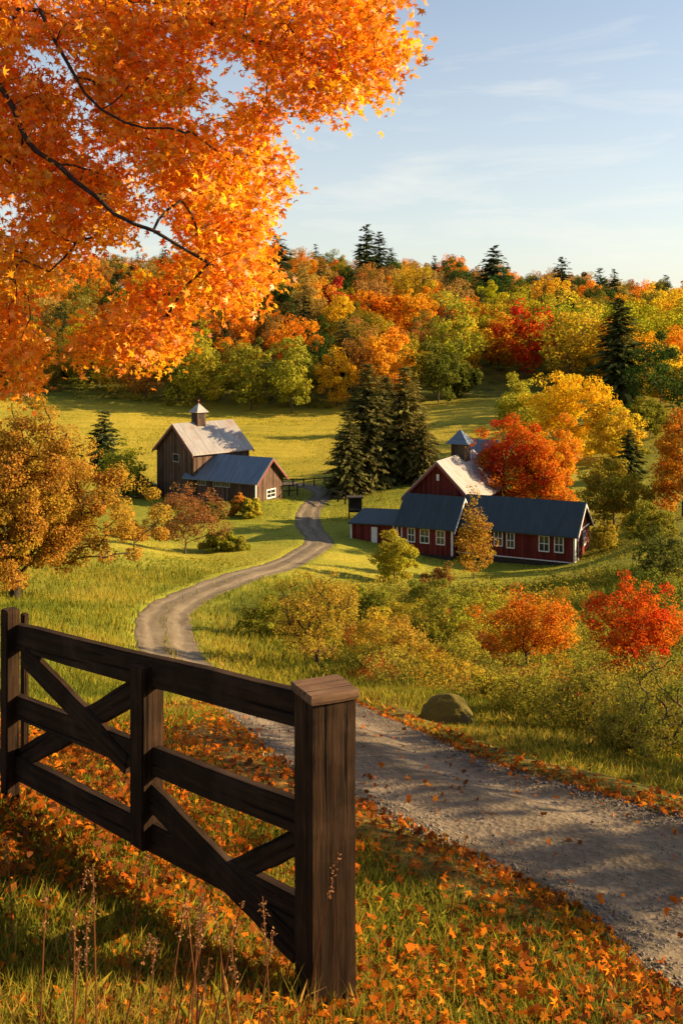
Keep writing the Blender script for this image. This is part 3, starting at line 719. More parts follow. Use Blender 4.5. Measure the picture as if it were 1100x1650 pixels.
    m = MB(); roof_slabs(2.4, 4.0, zap-1.2, zap+.8, .3, .1, m); m.build('back_wing_roof', BLUE_TIN, B, lk, rz)
    # lean-to shed on the left
    vS = .6; uS0 = U(566, vS); LS = uA-uS0-.05; ls = L_(uS0, vS, .25)
    m = MB(); V = [(0,0,-1),(LS,0,-1),(LS,2.6,-1),(0,2.6,-1),(0,0,1.45),(LS,0,1.6),(LS,2.6,2.2),(0,2.6,2.05)]
    m.add(V, [(0,1,5,4),(1,2,6,5),(2,3,7,6),(3,0,4,7)]); m.build('shed_wall', RED_BOARDS, B, ls, rz)
    m = MB(); P = [(-.2,-.3,1.42),(LS,-.3,1.57),(LS,2.8,2.28),(-.2,2.8,2.12)]; m.hexa([Vector(p) for p in P]+[Vector(p)+Vector((0,0,.1)) for p in P]); m.build('shed_roof', DARK_ROOF, B, ls, rz)
    dm = MB(); dm.box((2.0,-.03,.55),(.5,.06,1.5)); dm.build('shed_door', WHITE, B, ls, rz)
    cb = MB(); cb.box((0,-.02,.2),(.13,.13,2.4)); cb.build('corner_board', WHITE, B, ls, rz)
right_barn()

# ------------------------------------------------------------------ foreground fence
def near_fence():
    A = Vector((-.07, 4.10)); Bp = Vector((-1.93, 6.0)); d = (Bp-A); Lg = d.length; d.normalize(); n = Vector((-d.y, d.x)); n = n if n.y < 0 else -n
    root = thing('wooden_fence', 'dark weathered wooden fence with cross braced panels and thick end post', 'fence', (A.x, A.y, gz(A.x, A.y)))
    R0 = Vector(root.location)
    def onpl(px, py):                             # a pixel on the fence's own plane -> distance along and height
        t = (px-CX)/F; s = (t*A.y-A.x)/(d.x-t*d.y); Y = A.y+s*d.y
        return s, (HY-py)/F*Y-R0.z
    rz = math.atan2(d.y, d.x)
    # local x along the fence (towards the left), local y = across, z up.  camera side is +y or -y:
    side = 1 if Vector((-math.sin(rz), math.cos(rz))).dot(n) > 0 else -1
    def board(name, a, b, h, th, off, mat=FENCE_H, seed=0):
        (s0, z0), (s1, z1) = a, b
        v = Vector((s1-s0, 0, z1-z0)); L = v.length; k = 9
        rng = random.Random(seed); m = MB(); rings = []
        tl = -math.atan2(z1-z0, s1-s0)
        for i in range(k):
            x = L*i/(k-1); hh = h*(1+rng.uniform(-.03,.03)); dz = rng.uniform(-.004,.004); dy = rng.uniform(-.003,.003)
            rings.append([(x,-th/2+dy,-hh/2+dz),(x,th/2+dy,-hh/2+dz),(x,th/2+dy,hh/2+dz),(x,-th/2+dy,hh/2+dz)])
        V = [p for r in rings for p in r]
        Fc = [(i*4+j, i*4+(j+1)%4, i*4+4+(j+1)%4, i*4+4+j) for i in range(k-1) for j in range(4)]+[(0,1,2,3),((k-1)*4+3,(k-1)*4+2,(k-1)*4+1,(k-1)*4)]
        m.add(V, Fc)
        me_o = m.build(name, mat, root, None, 0, .006)
        M = Matrix.Rotation(rz, 4, 'Z') @ Matrix.Translation((s0, side*off, z0)) @ Matrix.Rotation(tl, 4, 'Y')
        me_o.matrix_local = M
        return me_o
    def mid(px, y0, y1): return onpl(px, (y0+y1)/2)
    board('rail', mid(496,1115,1174), mid(20,1000,1047), .150, .055, .0, seed=1)
    board('rail', mid(496,1292,1351), mid(6,1107,1150), .138, .050, .0, seed=2)
    board('rail', mid(496,1447,1507), mid(4,1198,1245), .145, .052, .0, seed=3)
    board('brace', onpl(212,1228), onpl(46,1056), .125, .040, .012, seed=4)
    board('brace', onpl(222,1112), onpl(20,1232), .120, .038, -.010, seed=5)
    board('brace', onpl(486,1528), onpl(246,1278), .135, .042, .012, seed=6)
    board('brace', onpl(486,1352), onpl(368,1410), .100, .038, -.010, seed=7)
    # stile
    s, zt = onpl(241, 1062); _, zb = onpl(241, 1352)
    m = MB(); m.box((0,0,(zt+zb)/2-.02),(.115,.125,zt-zb)); o = m.build('stile', FENCE_W, root, None, 0, .008)
    o.matrix_local = Matrix.Rotation(rz, 4, 'Z') @ Matrix.Translation((s, side*.015, 0))
    # thick end post with cap
    hp = -1.43-R0.z; m = MB(); a = .190
    rng = random.Random(4); k = 14; V = []; ns = 24
    for i in range(k):
        z = -.5+(hp+.5)*i/(k-1)
        for j in range(ns):
            th = 2*math.pi*j/ns; c, s_ = math.cos(th), math.sin(th); q = max(abs(c), abs(s_)); rr = a/2/q
            rr = min(rr, a/2*1.37)*(1+.012*math.sin(5*th+z*3)+rng.uniform(-.006,.006)); V.append((c*rr, s_*rr, z))
    Fc = [(i*ns+j, i*ns+(j+1)%ns, (i+1)*ns+(j+1)%ns, (i+1)*ns+j) for i in range(k-1) for j in range(ns)]+[tuple((k-1)*ns+j for j in range(ns))]
    m.add(V, Fc); po = m.build('post', FENCE_W, root, None, math.radians(25)); po.location = (.004, -.01, 0)
    cp = MB(); b = .212; V = []
    for z, f in ((hp-.004,.97),(hp+.006,1.0),(hp+.024,1.0),(hp+.032,.97)):
        for j in range(ns):
            th = 2*math.pi*j/ns; c, s_ = math.cos(th), math.sin(th); q = max(abs(c), abs(s_)); rr = min(b/2/q, b/2*1.385)*f*(1+.015*math.sin(3*th)); V.append((c*rr, s_*rr, z))
    cp.add(V, [(i*ns+j, i*ns+(j+1)%ns, (i+1)*ns+(j+1)%ns, (i+1)*ns+j) for i in range(3) for j in range(ns)]+[tuple(3*ns+j for j in range(ns)), tuple(range(ns))[::-1]])
    cp.build('post_cap', CAP, po)
    # two thin posts at the far left end
    for px, w, top, Yv in ((17,.082,981,5.93),(40,.040,988,6.35)):
        q = at(px, top, Yv)-R0; m = MB(); m.box((0,0,q.z/2-.3),(w,w,q.z+.6)); m.build('post', FENCE_W, root, (q.x,q.y,0), rz, .006)
near_fence()

# ------------------------------------------------------------------ overhanging maple
def pip(px, py, poly):
    c = False; j = len(poly)-1
    for i in range(len(poly)):
        xi, yi = poly[i]; xj, yj = poly[j]
        if (yi > py) != (yj > py) and px < (xj-xi)*(py-yi)/(yj-yi)+xi: c = not c
        j = i
    return c
def big_maple():
    rng = np.random.default_rng(5)
    base = np.array((-6.6, 10.2, gz(-6.6, 10.2)))
    t = thing('autumn_tree', 'large orange maple whose leafy boughs overhang the top left', 'tree', tuple(base))
    SIL = [(-60,-60),(640,-60),(622,20),(650,85),(618,112),(622,150),(585,152),(548,188),(510,168),(440,140),(425,165),(452,250),(440,300),(418,330),(424,400),(432,455),(405,490),(362,520),(330,545),(290,550),(262,580),(225,570),(190,540),(145,555),(122,610),(95,620),(60,590),(40,640),(20,665),(-60,690)]
    HOLES = [[(285,85),(330,70),(415,78),(450,150),(400,172),(350,175),(310,130)],[(110,215),(195,225),(190,275),(120,270)],[(335,265),(370,262),(375,300),(340,300)],[(120,375),(165,380),(160,405),(125,402)],[(20,300),(60,310),(50,345),(20,335)]]
    tips = []; edge = 0
    md = .23
    for tr in range(60000):
        px, py = rng.uniform(-55, 670), rng.uniform(-55, 700)
        if not pip(px-(4 if px > 300 else 0), py-(14 if px < 330 else 0), SIL): continue
        if any(pip(px, py, h) for h in HOLES): continue
        Y = rng.uniform(8.7, 11.3)
        if px > 480: Y = rng.uniform(8.4, 10.2)
        if fbm(np.array([px*.012]), np.array([py*.012]), 77)[0] < (.43 if px < 430 else .30) : continue
        p = np.array(at(px, py, Y))
        if tips and np.min(np.linalg.norm(np.array(tips)-p, axis=1)) < md: continue
        tips.append(p)
        if len(tips) >= 620: break
    vis = len(tips)
    off = []
    for tr in range(6000):                          # the rest of the crown, out of the picture to the left and above
        d = rng.normal(size=3); d /= np.linalg.norm(d); r = rng.uniform(.2, 1)**.4
        p = np.array((-6.8, 10.2, 2.2))+d*r*np.array((4.6, 4.4, 4.2))
        ppx, ppy = CX+F*p[0]/p[1], HY-F*p[2]/p[1]
        if ppx > -70 and ppy > -70: continue
        if off and np.min(np.linalg.norm(np.array(off)-p, axis=1)) < .55: continue
        off.append(p)
        if len(off) >= 230: break
    tip_all = [p-base for p in tips+off]
    # main limbs, following what the photograph shows
    mains = [[(-160,60,9.6),(0,140,9.0),(35,205,8.8),(55,250,8.7),(120,290,8.6),(190,345,8.55),(250,378,8.55),(330,418,8.6)],
             [(-160,10,9.8),(60,20,9.3),(120,120,8.8),(165,178,8.6),(230,208,8.55),(300,216,8.6)],
             [(-150,-80,10),(120,-20,9.8),(300,10,9.4),(400,60,9.3),(480,90,9.2),(560,130,9.2)]]
    trunkpts = [np.array((0,0,-.3)), np.array((.05,0,1.2)), np.array((.1,0,2.6)), np.array((.25,0,3.6)), np.array((.4,-.1,4.6)), np.array((.5,-.1,6.2))]
    P = [p for p in trunkpts]; par = [-1,0,1,2,3,4]
    extra = []
    for mi, mline in enumerate(mains):
        q = [np.array(at(*c))-base for c in mline]
        extra.append(q)
    # graft mains by giving them to grow() as a custom start
    import types
    plen = [0]
    for i in range(1, len(P)): plen.append(plen[-1]+np.linalg.norm(P[i]-P[i-1]))
    for gi, q in enumerate(extra):
        prev = [3,3,4][gi]
        for p in q:
            a = P[prev]; seg = 2
            for s_ in range(1, seg+1):
                f = s_/seg; pp = a*(1-f)+p*f+rng.normal(size=3)*.02
                P.append(pp); par.append(prev); plen.append(plen[prev]+np.linalg.norm(pp-P[prev])*.35); prev = len(P)-1
    Pn = P; parn = par; pl = plen
    order = sorted(tip_all, key=lambda q: min(np.linalg.norm(q-p) for p in Pn[6:]))
    A = np.array(Pn)
    for tp in order:
        A = np.array(Pn); dd = np.linalg.norm(A-tp, axis=1)+.12*np.array(pl); dd[:2] += 100
        j = int(dd.argmin()); prev = j; L = np.linalg.norm(A[j]-tp); offv = rng.normal(size=3)*.10*L
        for s_ in range(1, 4):
            f = s_/3; pp = A[j]*(1-f)+tp*f+offv*math.sin(math.pi*f)+np.array((0,0,.08*L*math.sin(math.pi*f)))
            Pn.append(pp); parn.append(prev); pl.append(pl[prev]+np.linalg.norm(pp-Pn[prev])); prev = len(Pn)-1
    nn = len(Pn); kids = [[] for _ in range(nn)]; acc = np.zeros(nn)
    for i in range(1, nn): kids[parn[i]].append(i)
    for i in range(nn-1, -1, -1):
        if not kids[i]: acc[i] = .0036**2.25
        if parn[i] >= 0: acc[parn[i]] += acc[i]
    rad = acc**(1/2.25)
    tv, tf = limbs_mesh(np.array(Pn), parn, kids, rad, 6, 1.5)
    link('trunk', mesh_uniform('maple_trunk', tv, tf, BARK_DARK, smooth=True), t)
    C = []; N_ = []; T_ = []; Z_ = []
    for i, tp in enumerate(tip_all):
        m = 74 if i < vis else 40; sg = .175 if i < vis else .42
        g = rng.normal(size=(m,3)); g[:,2] *= .75
        C.append(tp+g*sg*.72+np.array((0,0,-.03))); N_.append(rng.normal(size=(m,3))*.6+np.array((.25,-.25,.55)))
        T_.append(np.clip(rng.beta(2,2)*.6+rng.uniform(0,.4,m), 0, 1)); Z_.append(rng.uniform(.045,.092,m)*(1 if i < vis else 1.7))
    C = np.vstack(C); V, Fc = leaf_arrays(rng, C, np.concatenate(Z_), np.vstack(N_), MAPLE_T, .55)
    o = link('crown', mesh_uniform('maple_crown', V, Fc, MAPLE_LEAF, np.concatenate(T_)), t); o.color = (.84,.335,.012,.5)
big_maple()

# ------------------------------------------------------------------ trees one can point at
def tree_px(kind, label, px, pyb, pyt, wpx, color, hue=.3, seed=1, n=60, leaves=90, lpx=4.2, base=.18, profile='round', Y=None, cat='tree', bark=None, group=None, T=QUAD_T, r_tip=None, fork=.3, sag=0, lean=(0,0), zoff=0, mat=None, dens_jit=.5, sig=None):
    if Y is None: p = ground(px, pyb)
    else:
        x = (px-CX)/F*Y; p = Vector((x, Y, gz(x, Y)))
    Yd = p.y; Hh = (HY-pyt)/F*Yd-p.z; R = wpx*Yd/F/2*.92
    ms = decid_mesh(kind, mat, bark, seed=seed, Hh=Hh*.97, R=R, base=base, n=n, leaves=leaves, lsize=lpx*Yd/F, profile=profile, r_tip=r_tip, T=T, fork=fork, sag=sag, lean=lean, dens_jit=dens_jit, sig=sig)
    return place(kind, ms, (p.x, p.y, p.z+zoff), label, cat, color, hue, 1, 0, group)
def conifer_px(kind, label, px, pyb, pyt, wpx, color, hue=.2, seed=1, Y=None, levels=24, per=8, fl=12, group=None, ragged=.25, base=.05):
    if Y is None: p = ground(px, pyb)
    else:
        x = (px-CX)/F*Y; p = Vector((x, Y, gz(x, Y)))
    Hh = (HY-pyt)/F*p.y-p.z; R = wpx*p.y/F/2
    ms = conifer_mesh(kind, seed=seed, Hh=Hh, R=R, levels=levels, per=per, fl=fl, ragged=ragged, base=base, lsize=R*.22 if levels > 40 else None)
    return place(kind, ms, tuple(p), label, 'tree', color, hue, 1, 0, group)

tree_px('apple_tree', 'big golden brown tree with spreading low limbs behind the left end of the fence', 24, 966, 668, 318, (.43,.235,.03), .4, 11, n=420, leaves=270, lpx=4.3, base=.13, profile='tent', bark=BARK_DARK, r_tip=.026, fork=.17, T=LEAF_T, sag=.06, dens_jit=.8)
tree_px('shrubby_tree', 'small rust brown twiggy tree in front of the brown barn', 299, 893, 785, 108, (.30,.135,.04), .25, 12, n=150, leaves=60, lpx=2.9, base=.2, bark=BARK, r_tip=.012, fork=.18, dens_jit=.7)
conifer_px('spruce_tree', 'dark spruce standing left of the brown barn', 168, 768, 660, 74, SPRUCE, .2, 13, levels=26, per=9)
tree_px('tree', 'yellow green bushy tree beside the spruce left of the brown barn', 192, 800, 712, 76, (.34,.33,.025), .25, 14, n=60, leaves=80, lpx=3.6, base=.1)
# dark spruce group by the road
for i, (px, top, w, Yv, c, lab) in enumerate((
    (592,584,122,107,(.16,.145,.04),'tallest dark spruce of the clump beside the road bend'),
    (652,590,118,109,(.21,.175,.045),'dark spruce on the right side of the clump near the red building'),
    (561,668,84,104,(.15,.14,.04),'shorter dark spruce at the left edge of the roadside clump'),
    (622,606,104,113,(.17,.15,.04),'dark spruce half hidden in the middle of the roadside clump'),
    (681,664,58,106,(.20,.17,.045),'shortest spruce at the right edge of the clump near the red building'))):
    conifer_px('spruce_tree', lab, px, 0, top, w, c, .25, 20+i, Yv, 46, 13, 18, 'spruces in the clump by the road', .3)
# trees by the red building
tree_px('autumn_tree', 'bright red crowned maple behind the roof of the red building', 822, 0, 676, 118, (.56,.115,.012), .5, 30, 120, 200, 3.3, .12, Y=87.5, fork=.25)
tree_px('autumn_tree', 'deep orange maple behind the long roof, right of the red maple', 884, 0, 688, 104, (.64,.26,.018), .4, 31, 120, 200, 3.3, .12, Y=89, fork=.25)
tree_px('tree', 'slender thin golden orange tree before the windows of the red building', 763, 926, 792, 66, (.42,.24,.03), .4, 32, 80, 60, 3.4, .1, 'cone', Y=70, r_tip=.012)
tree_px('shrub', 'rounded yellow green bush in front of the left windows of the red building', 635, 952, 862, 74, (.40,.34,.03), .3, 33, 80, 150, 3.0, .06, cat='shrub', Y=66)
tree_px('shrub', 'low rust brown bush between the yellow bush and the red building', 703, 972, 912, 66, (.24,.13,.03), .35, 34, 40, 80, 3.8, .05, cat='shrub', Y=62)
tree_px('tree', 'broad golden yellow tree behind the orange maple, tallest beyond the red building', 915, 0, 600, 130, (.78,.50,.02), .25, 35, 120, 170, 3.4, .15, Y=112)
tree_px('tree', 'yellow tree with pale lower crown right of the broad golden tree', 985, 0, 655, 84, (.66,.46,.03), .3, 36, 80, 150, 3.4, .12, Y=108)
tree_px('tree', 'yellow green tree left of the broad golden tree above the meadow strip', 840, 0, 612, 92, (.38,.34,.03), .25, 37, 90, 140, 3.4, .12, Y=122)
conifer_px('spruce_tree', 'dark green spruce half hidden behind the yellow trees right of the red building', 1012, 0, 690, 66, SPRUCE_Y, .2, 38, 100, 28, 9)
tree_px('tree', 'olive yellow tree behind the right gable of the red building', 988, 876, 742, 108, (.36,.28,.03), .35, 39, 120, 170, 3.4, .1, Y=82)
tree_px('tree', 'orange tree cut by the right edge beside the red building', 1100, 0, 655, 110, (.55,.24,.02), .35, 40, 130, 180, 3.4, .1, Y=80)
tree_px('tree', 'dark green tree behind the orange tree at the right edge', 1046, 0, 648, 84, (.20,.19,.02), .3, 42, 80, 120, 3.6, .06, Y=121)
tree_px('tree', 'olive green tree low on the slope between the yellow trees and the right edge', 1012, 0, 712, 76, (.30,.26,.025), .3, 43, 70, 120, 3.6, .06, Y=112)
tree_px('tree', 'bright yellow tree at the right edge high above the red building', 1082, 0, 590, 84, (.66,.44,.025), .3, 44, 90, 120, 3.6, .1, Y=138)
tree_px('shrub', 'mid green bush on the slope under the orange tree at the right edge', 1046, 872, 806, 66, (.24,.22,.025), .3, 45, 60, 120, 3.4, .03, 'dome', cat='shrub', r_tip=.01)
tree_px('shrub', 'golden green bush at the right end of the red building', 975, 886, 838, 46, (.36,.28,.03), .3, 46, 40, 100, 3.2, .03, 'dome', cat='shrub', r_tip=.01)
tree_px('shrub', 'dark green bush below the orange tree near the right edge', 1068, 940, 852, 90, (.12,.13,.025), .4, 41, 60, 90, 3.8, .04, cat='shrub')
for i, (x, y, hh, r, c, lab) in enumerate(((8.8,9.4,6.0,1.25,(.45,.2,.02),'slim orange tree outside the picture right of the road verge'),(10.2,7.2,5.0,.9,(.45,.2,.02),'small orange tree outside the picture near the road edge'),(17,14,8,3.0,(.4,.3,.03),'yellow tree outside the picture beyond the verge'),
    (30,58,9,3.6,(.3,.28,.03),'tall olive tree outside the picture right of the thicket'),(25,46,7,3,(.3,.26,.03),'olive tree outside the picture right of the red young maple'))):
    ms = decid_mesh('tree', None, None, seed=500+i, Hh=hh, R=r, base=.2, n=46, leaves=70, lsize=.16 if y < 20 else .35, T=LEAF_T, fork=.3)
    place('tree', ms, (x, y, gz(x, y)), lab, 'tree', c, .4)
# forest landmarks on the hillside
HILL = [('autumn_tree','bright red maple on the hillside above the meadow strip',845,197,486,80,(.58,.07,.012),.45),
 ('tree','tall bright yellow tree right of the red hillside maple',918,186,474,96,(.60,.42,.03),.25),
 ('tree','golden tree left of the red hillside maple, above the meadow strip',803,205,500,58,(.58,.30,.02),.3),
 ('tree','tall yellow green tree behind the dark green hillside tree',728,188,482,88,(.38,.36,.03),.25),
 ('tree','dark green bushy tree at the meadow edge behind the spruce clump',706,172,548,84,(.12,.13,.018),.3),
 ('tree','dark green tree at the foot of the meadow strip',742,176,585,52,(.11,.12,.018),.3),
 ('autumn_tree','crimson maple on the upper hillside below the ridge spruces',540,232,460,58,(.46,.06,.03),.3),
 ('autumn_tree','wide bright orange maple on the upper hillside',592,222,470,86,(.66,.24,.012),.25),
 ('autumn_tree','bright orange maple right of the wide orange one on the hillside',648,224,472,62,(.66,.23,.012),.25),
 ('autumn_tree','rust orange round maple behind the spruce clump on the hillside',640,190,530,76,(.56,.21,.02),.3),
 ('tree','yellow green tree at the meadow edge directly above the barn cupola',322,168,548,80,(.40,.34,.03),.25),
 ('tree','olive tree at the meadow edge right of the barn',405,168,556,76,(.33,.30,.03),.25),
 ('tree','yellow green tree at the meadow edge between the barn and the spruce clump',470,166,545,74,(.34,.32,.03),.25)]
for i, (k, lab, px, Yv, top, w, c, h) in enumerate(HILL):
    tree_px(k, lab, px, 0, top, w, c, h, 60+i, 48, 85, 4.6, .1, Y=Yv)
CON = [(590,284,360,58,'tallest ridge spruce standing above the orange hillside'),(611,286,372,50,'second ridge spruce just right of the tallest one'),
 (630,290,398,36,'small spruce right of the pair on the ridge'),(795,262,396,74,'broad dark spruce alone on the ridge above the red hillside maple'),
 (905,268,412,52,'narrow spruce on the ridge above the tall yellow tree'),(966,272,430,38,'small dark spruce on the right part of the ridge'),(989,270,432,40,'dark spruce on the right ridge, last of the row of points'),
 (997,150,478,96,'tall dark spruce among yellow trees on the right hillside'),(448,270,378,70,'dark spruce on the ridge next to the hanging maple leaves')]
for i, (px, Yv, top, w, lab) in enumerate(CON):
    conifer_px('spruce_tree', lab, px, 0, top, w*1.15, SPRUCE if i != 7 else SPRUCE_Y, .2, 90+i, Yv, 36 if i == 7 else 24, 11 if i == 7 else 10, 12, None, .3)

# ------------------------------------------------------------------ the wooded hill, tree by tree
PROTO = [decid_mesh('hill_tree', None, None, seed=200+i, Hh=10, R=[4.6,4.2,5.0,3.8,4.5,4.9,4.1][i], base=.10, n=[40,44,38,36,46,40,42][i], leaves=150, lsize=.34, sig=.66, lumpy=.6, profile=['round','dome','round','vase','round','dome','round'][i]) for i in range(7)]
CPROTO = [conifer_mesh('hill_spruce', seed=300+i, Hh=14, R=3.0+.3*i, levels=24, per=9, fl=10, ragged=.3) for i in range(3)]
NAMED = [(o.location.x, o.location.y) for o in COL.objects if o.get('category') == 'tree']
COLUMNS = [(h[2], h[3], h[5]) for h in HILL[:8]]+[(c[0], c[1], c[3]) for c in CON if c[1] < 200]
def forest():
    rng = np.random.default_rng(17); pts = []
    fr_t = [-.6,-.33,-.15,0,.06,.10,.125,.165,.19,.215,.25,.36,.6]; fr_y = [178,178,168,167,167,172,196,214,194,150,134,128,126]
    tries = 0
    while tries < 60000 and len(pts) < 420:
        tries += 1
        v = rng.uniform(96**2, 322**2)**.5; t = rng.uniform(-.40, .42)
        y = v; x = t*y; yf = np.interp(t, fr_t, fr_y)
        if y < yf+1.5 or (t > .335 and y < 160): continue
        depth = y-yf
        if any(abs(CX+F*x/y-a) < w_*.55+14 and b-75 < y < b+3 for a, b, w_ in COLUMNS if a > 690 or (y > b-26 and rng.uniform() < .6)): continue
        dmin = 5.9 if depth < 12 else (7.1 if y < 262 else 6.5)
        ppx = CX+F*x/y
        if ppx < 40 and depth > 25 and rng.uniform() < .75: continue         # hidden behind the near maple
        if any((x-a)**2+(y-b)**2 < dmin*dmin for a, b, _ in pts): continue
        if any((x-a)**2+(y-b)**2 < 24 for a, b in NAMED): continue
        pts.append((x, y, depth))
    names = {'yg': ('yellow green', YGREEN), 'ol': ('olive green', OLIVE), 'go': ('golden yellow', GOLD), 'or': ('orange', ORANGE), 'ru': ('rust brown', RUST), 'ta': ('faded tan', TAN), 'dg': ('dark green', DGREEN), 'sp': ('dark spruce', SPRUCE)}
    for x, y, depth in pts:
        r = rng.uniform(); t = x/y
        if depth < 16: keys, pw, zone = ('yg','ol','go','ru','dg'), (.46,.22,.16,.06,.10), 'meadow edge'
        elif y < 250: keys, pw, zone = ('or','ru','ta','go','ol','yg','dg','sp'), (.15,.11,.12,.17,.13,.15,.08,.09), 'middle slope'
        else: keys, pw, zone = ('or','ru','ta','go','ol','dg','sp'), (.18,.17,.17,.14,.14,.08,.12), 'ridge'
        if t > .2 and zone != 'ridge': keys, pw, zone = ('go','yg','ol','or','dg','sp'), (.38,.31,.08,.12,.06,.05), 'right hillside'
        k = keys[int(np.searchsorted(np.cumsum(pw), r*.9999))]
        adj, c = names[k]; z = gz(x, y)-.1; jit = rng.uniform(.85, 1.15, 3); c = tuple(float(a*b) for a, b in zip(c, jit))
        where = {'meadow edge': 'in the row of trees along the far meadow edge', 'middle slope': 'within the mixed wood on the middle of the hill', 'ridge': 'along the top ridge of the wooded hill', 'right hillside': 'on the slope behind and right of the red building'}[zone]
        gname = 'trees %s' % where
        if k == 'sp':
            s = float(rng.uniform(.75, 1.05)); ms = CPROTO[rng.integers(3)]
            place('spruce_tree', ms, (x, y, z), 'pointed dark spruce %s' % where, 'tree', c, .2, (s*.9, s*.9, s), float(rng.uniform(0, 6.28)), 'pointed spruces '+where)
        else:
            s = float(rng.uniform(.85, 1.3))*(.78 if (t > .2 and y < 160) else 1)*(1.08 if zone != 'ridge' else .98); ms = PROTO[rng.integers(7)]
            place('autumn_tree' if k in ('or','ru') else 'broadleaf_tree', ms, (x, y, z), '%s broadleaf tree %s' % (adj, where), 'tree', c, .25, (s*float(rng.uniform(.72,.95)), s*float(rng.uniform(.72,.95)), s), float(rng.uniform(0, 6.28)), adj+' '+gname)  # all generic broadleaf trees; orange and rust ones named apart by colour only
    return pts
FOREST = forest()
# undergrowth at the feet of the wood
def scatter_clumps(name, C, size, mat, tint, nrm=None, T=QUAD_T, seed=0, label=None, cat=None):
    rng = np.random.default_rng(seed); n_ = np.tile(np.array((0,0,.6)), (len(C),1)) if nrm is None else nrm
    V, Fc = leaf_arrays(rng, C, size, n_, T, .8)
    o = link(name, mesh_uniform(name, V, Fc, mat, tint)); tag(o, label, cat, None, 'stuff'); return o
def forest_floor():
    rng = np.random.default_rng(8); C = []; Tn = []
    for x, y, depth in FOREST:
        if depth > 14: continue
        for q in range(5):
            cx, cy = x+rng.normal()*3, y-rng.uniform(0, 3.5)
            m = 26; r = rng.uniform(.5, 1.1); g = rng.normal(size=(m,3))*.5*r; z = gz(cx, cy)
            C.append(np.stack([cx+g[:,0], cy+g[:,1], z+np.abs(g[:,2])*1.2+.1], -1)); Tn.append(np.clip(rng.uniform(0,.6)+rng.uniform(0,.25,m), 0, 1))
    C = np.vstack(C); scatter_clumps('undergrowth', C, rng.uniform(.3,.6,len(C)), WEED, np.concatenate(Tn), seed=4, label='low brushy undergrowth at the foot of the wood along the meadow', cat='undergrowth')
forest_floor()

# ------------------------------------------------------------------ thicket right of the road and other shrubs
tree_px('apple_tree', 'small gnarled apple tree with thin yellow leaves right of the road curve', 512, 1066, 925, 136, (.44,.30,.035), .35, 110, 150, 95, 3.0, .26, 'dome', bark=BARK_DARK, r_tip=.012, fork=.24, Y=33, sag=.05, T=LEAF_T, dens_jit=.8)
tree_px('autumn_tree', 'young orange maple in the thicket between the road and red building', 848, 1098, 952, 150, (.60,.22,.016), .35, 111, 130, 120, 3.6, .14, Y=27, fork=.25, T=LEAF_T, r_tip=.007, dens_jit=.7)
tree_px('autumn_tree', 'fiery red young maple by the right edge of the thicket', 1028, 1112, 938, 140, (.60,.125,.012), .4, 112, 150, 140, 3.8, .08, Y=23, fork=.25, T=LEAF_T, r_tip=.006, dens_jit=.7)
SHR = [(432,1030,965,84,(.20,.19,.025),.4,36,'olive bush beside the road left of the gnarled apple tree'),
 (606,1085,985,92,(.36,.26,.03),.35,31,'loose golden bush right of the gnarled apple tree'),
 (640,1095,1000,90,(.34,.24,.035),.35,29,'tan yellow bush between the golden bush and the boulder'),
 (700,1060,975,100,(.20,.20,.025),.4,37,'olive green bush in the middle of the thicket left of the orange maple'),
 (770,1050,945,120,(.28,.27,.03),.35,40,'pale green bush behind the young orange maple'),
 (748,1110,1020,90,(.26,.23,.03),.35,26,'yellow green bush left below the young orange maple'),
 (690,1010,930,80,(.15,.16,.025),.4,50,'dark olive bush in the hollow below the rust brown bush'),
 (590,1010,950,80,(.17,.18,.025),.4,47,'small olive bush behind the golden bush below the red building'),
 (860,1165,1078,120,(.24,.22,.03),.4,17.5,'weedy yellow green bush under the young orange maple'),
 (945,1190,1068,130,(.20,.18,.03),.4,15.5,'tall olive bush between the two bright young maples'),
 (1060,1215,1058,140,(.15,.15,.028),.45,13,'dark leafy bush in front of the fiery red maple'),
 (1000,1225,1140,110,(.22,.19,.03),.4,12,'low brown green bush at the verge right of the boulder'),
 (800,1140,1085,90,(.28,.24,.03),.4,17,'low straw coloured bush right of the boulder'),
 (362,888,855,62,(.20,.19,.025),.4,None,'flat olive bush on the lawn right of the twiggy rust tree'),
 (404,832,806,36,(.32,.28,.03),.3,None,'small round yellow bush at the end of the brown barn'),
 (386,830,797,30,(.42,.20,.03),.3,None,'small orange bush at the front wall of the brown barn'),
 (222,868,842,56,(.17,.14,.03),.4,None,'low brown bush on the lawn left of the twiggy rust tree'),
 (345,838,808,44,(.12,.12,.025),.4,None,'dark bush below the front wall of the brown barn'),
 (225,800,770,60,(.13,.12,.025),.4,None,'dark hedge bush at the left corner of the brown barn'),
 (120,860,820,60,(.22,.18,.03),.4,None,'brownish bush behind the big golden tree on the left'),
 (1060,1010,930,80,(.12,.14,.025),.4,45,'dark green bush above the fiery red maple')]
for i, (px, pyb, pyt, w, c, h, Yv, lab) in enumerate(SHR):
    tree_px('shrub', lab, px, pyb, pyt, w, tuple(q*m_ for q, m_ in zip(c, (1.4,1.35,1.1))), h, 130+i, 60, 125, 3.4 if (Yv or 99) > 20 else 4.0, .03, 'dome', cat='shrub', r_tip=.006, T=LEAF_T, fork=.1)

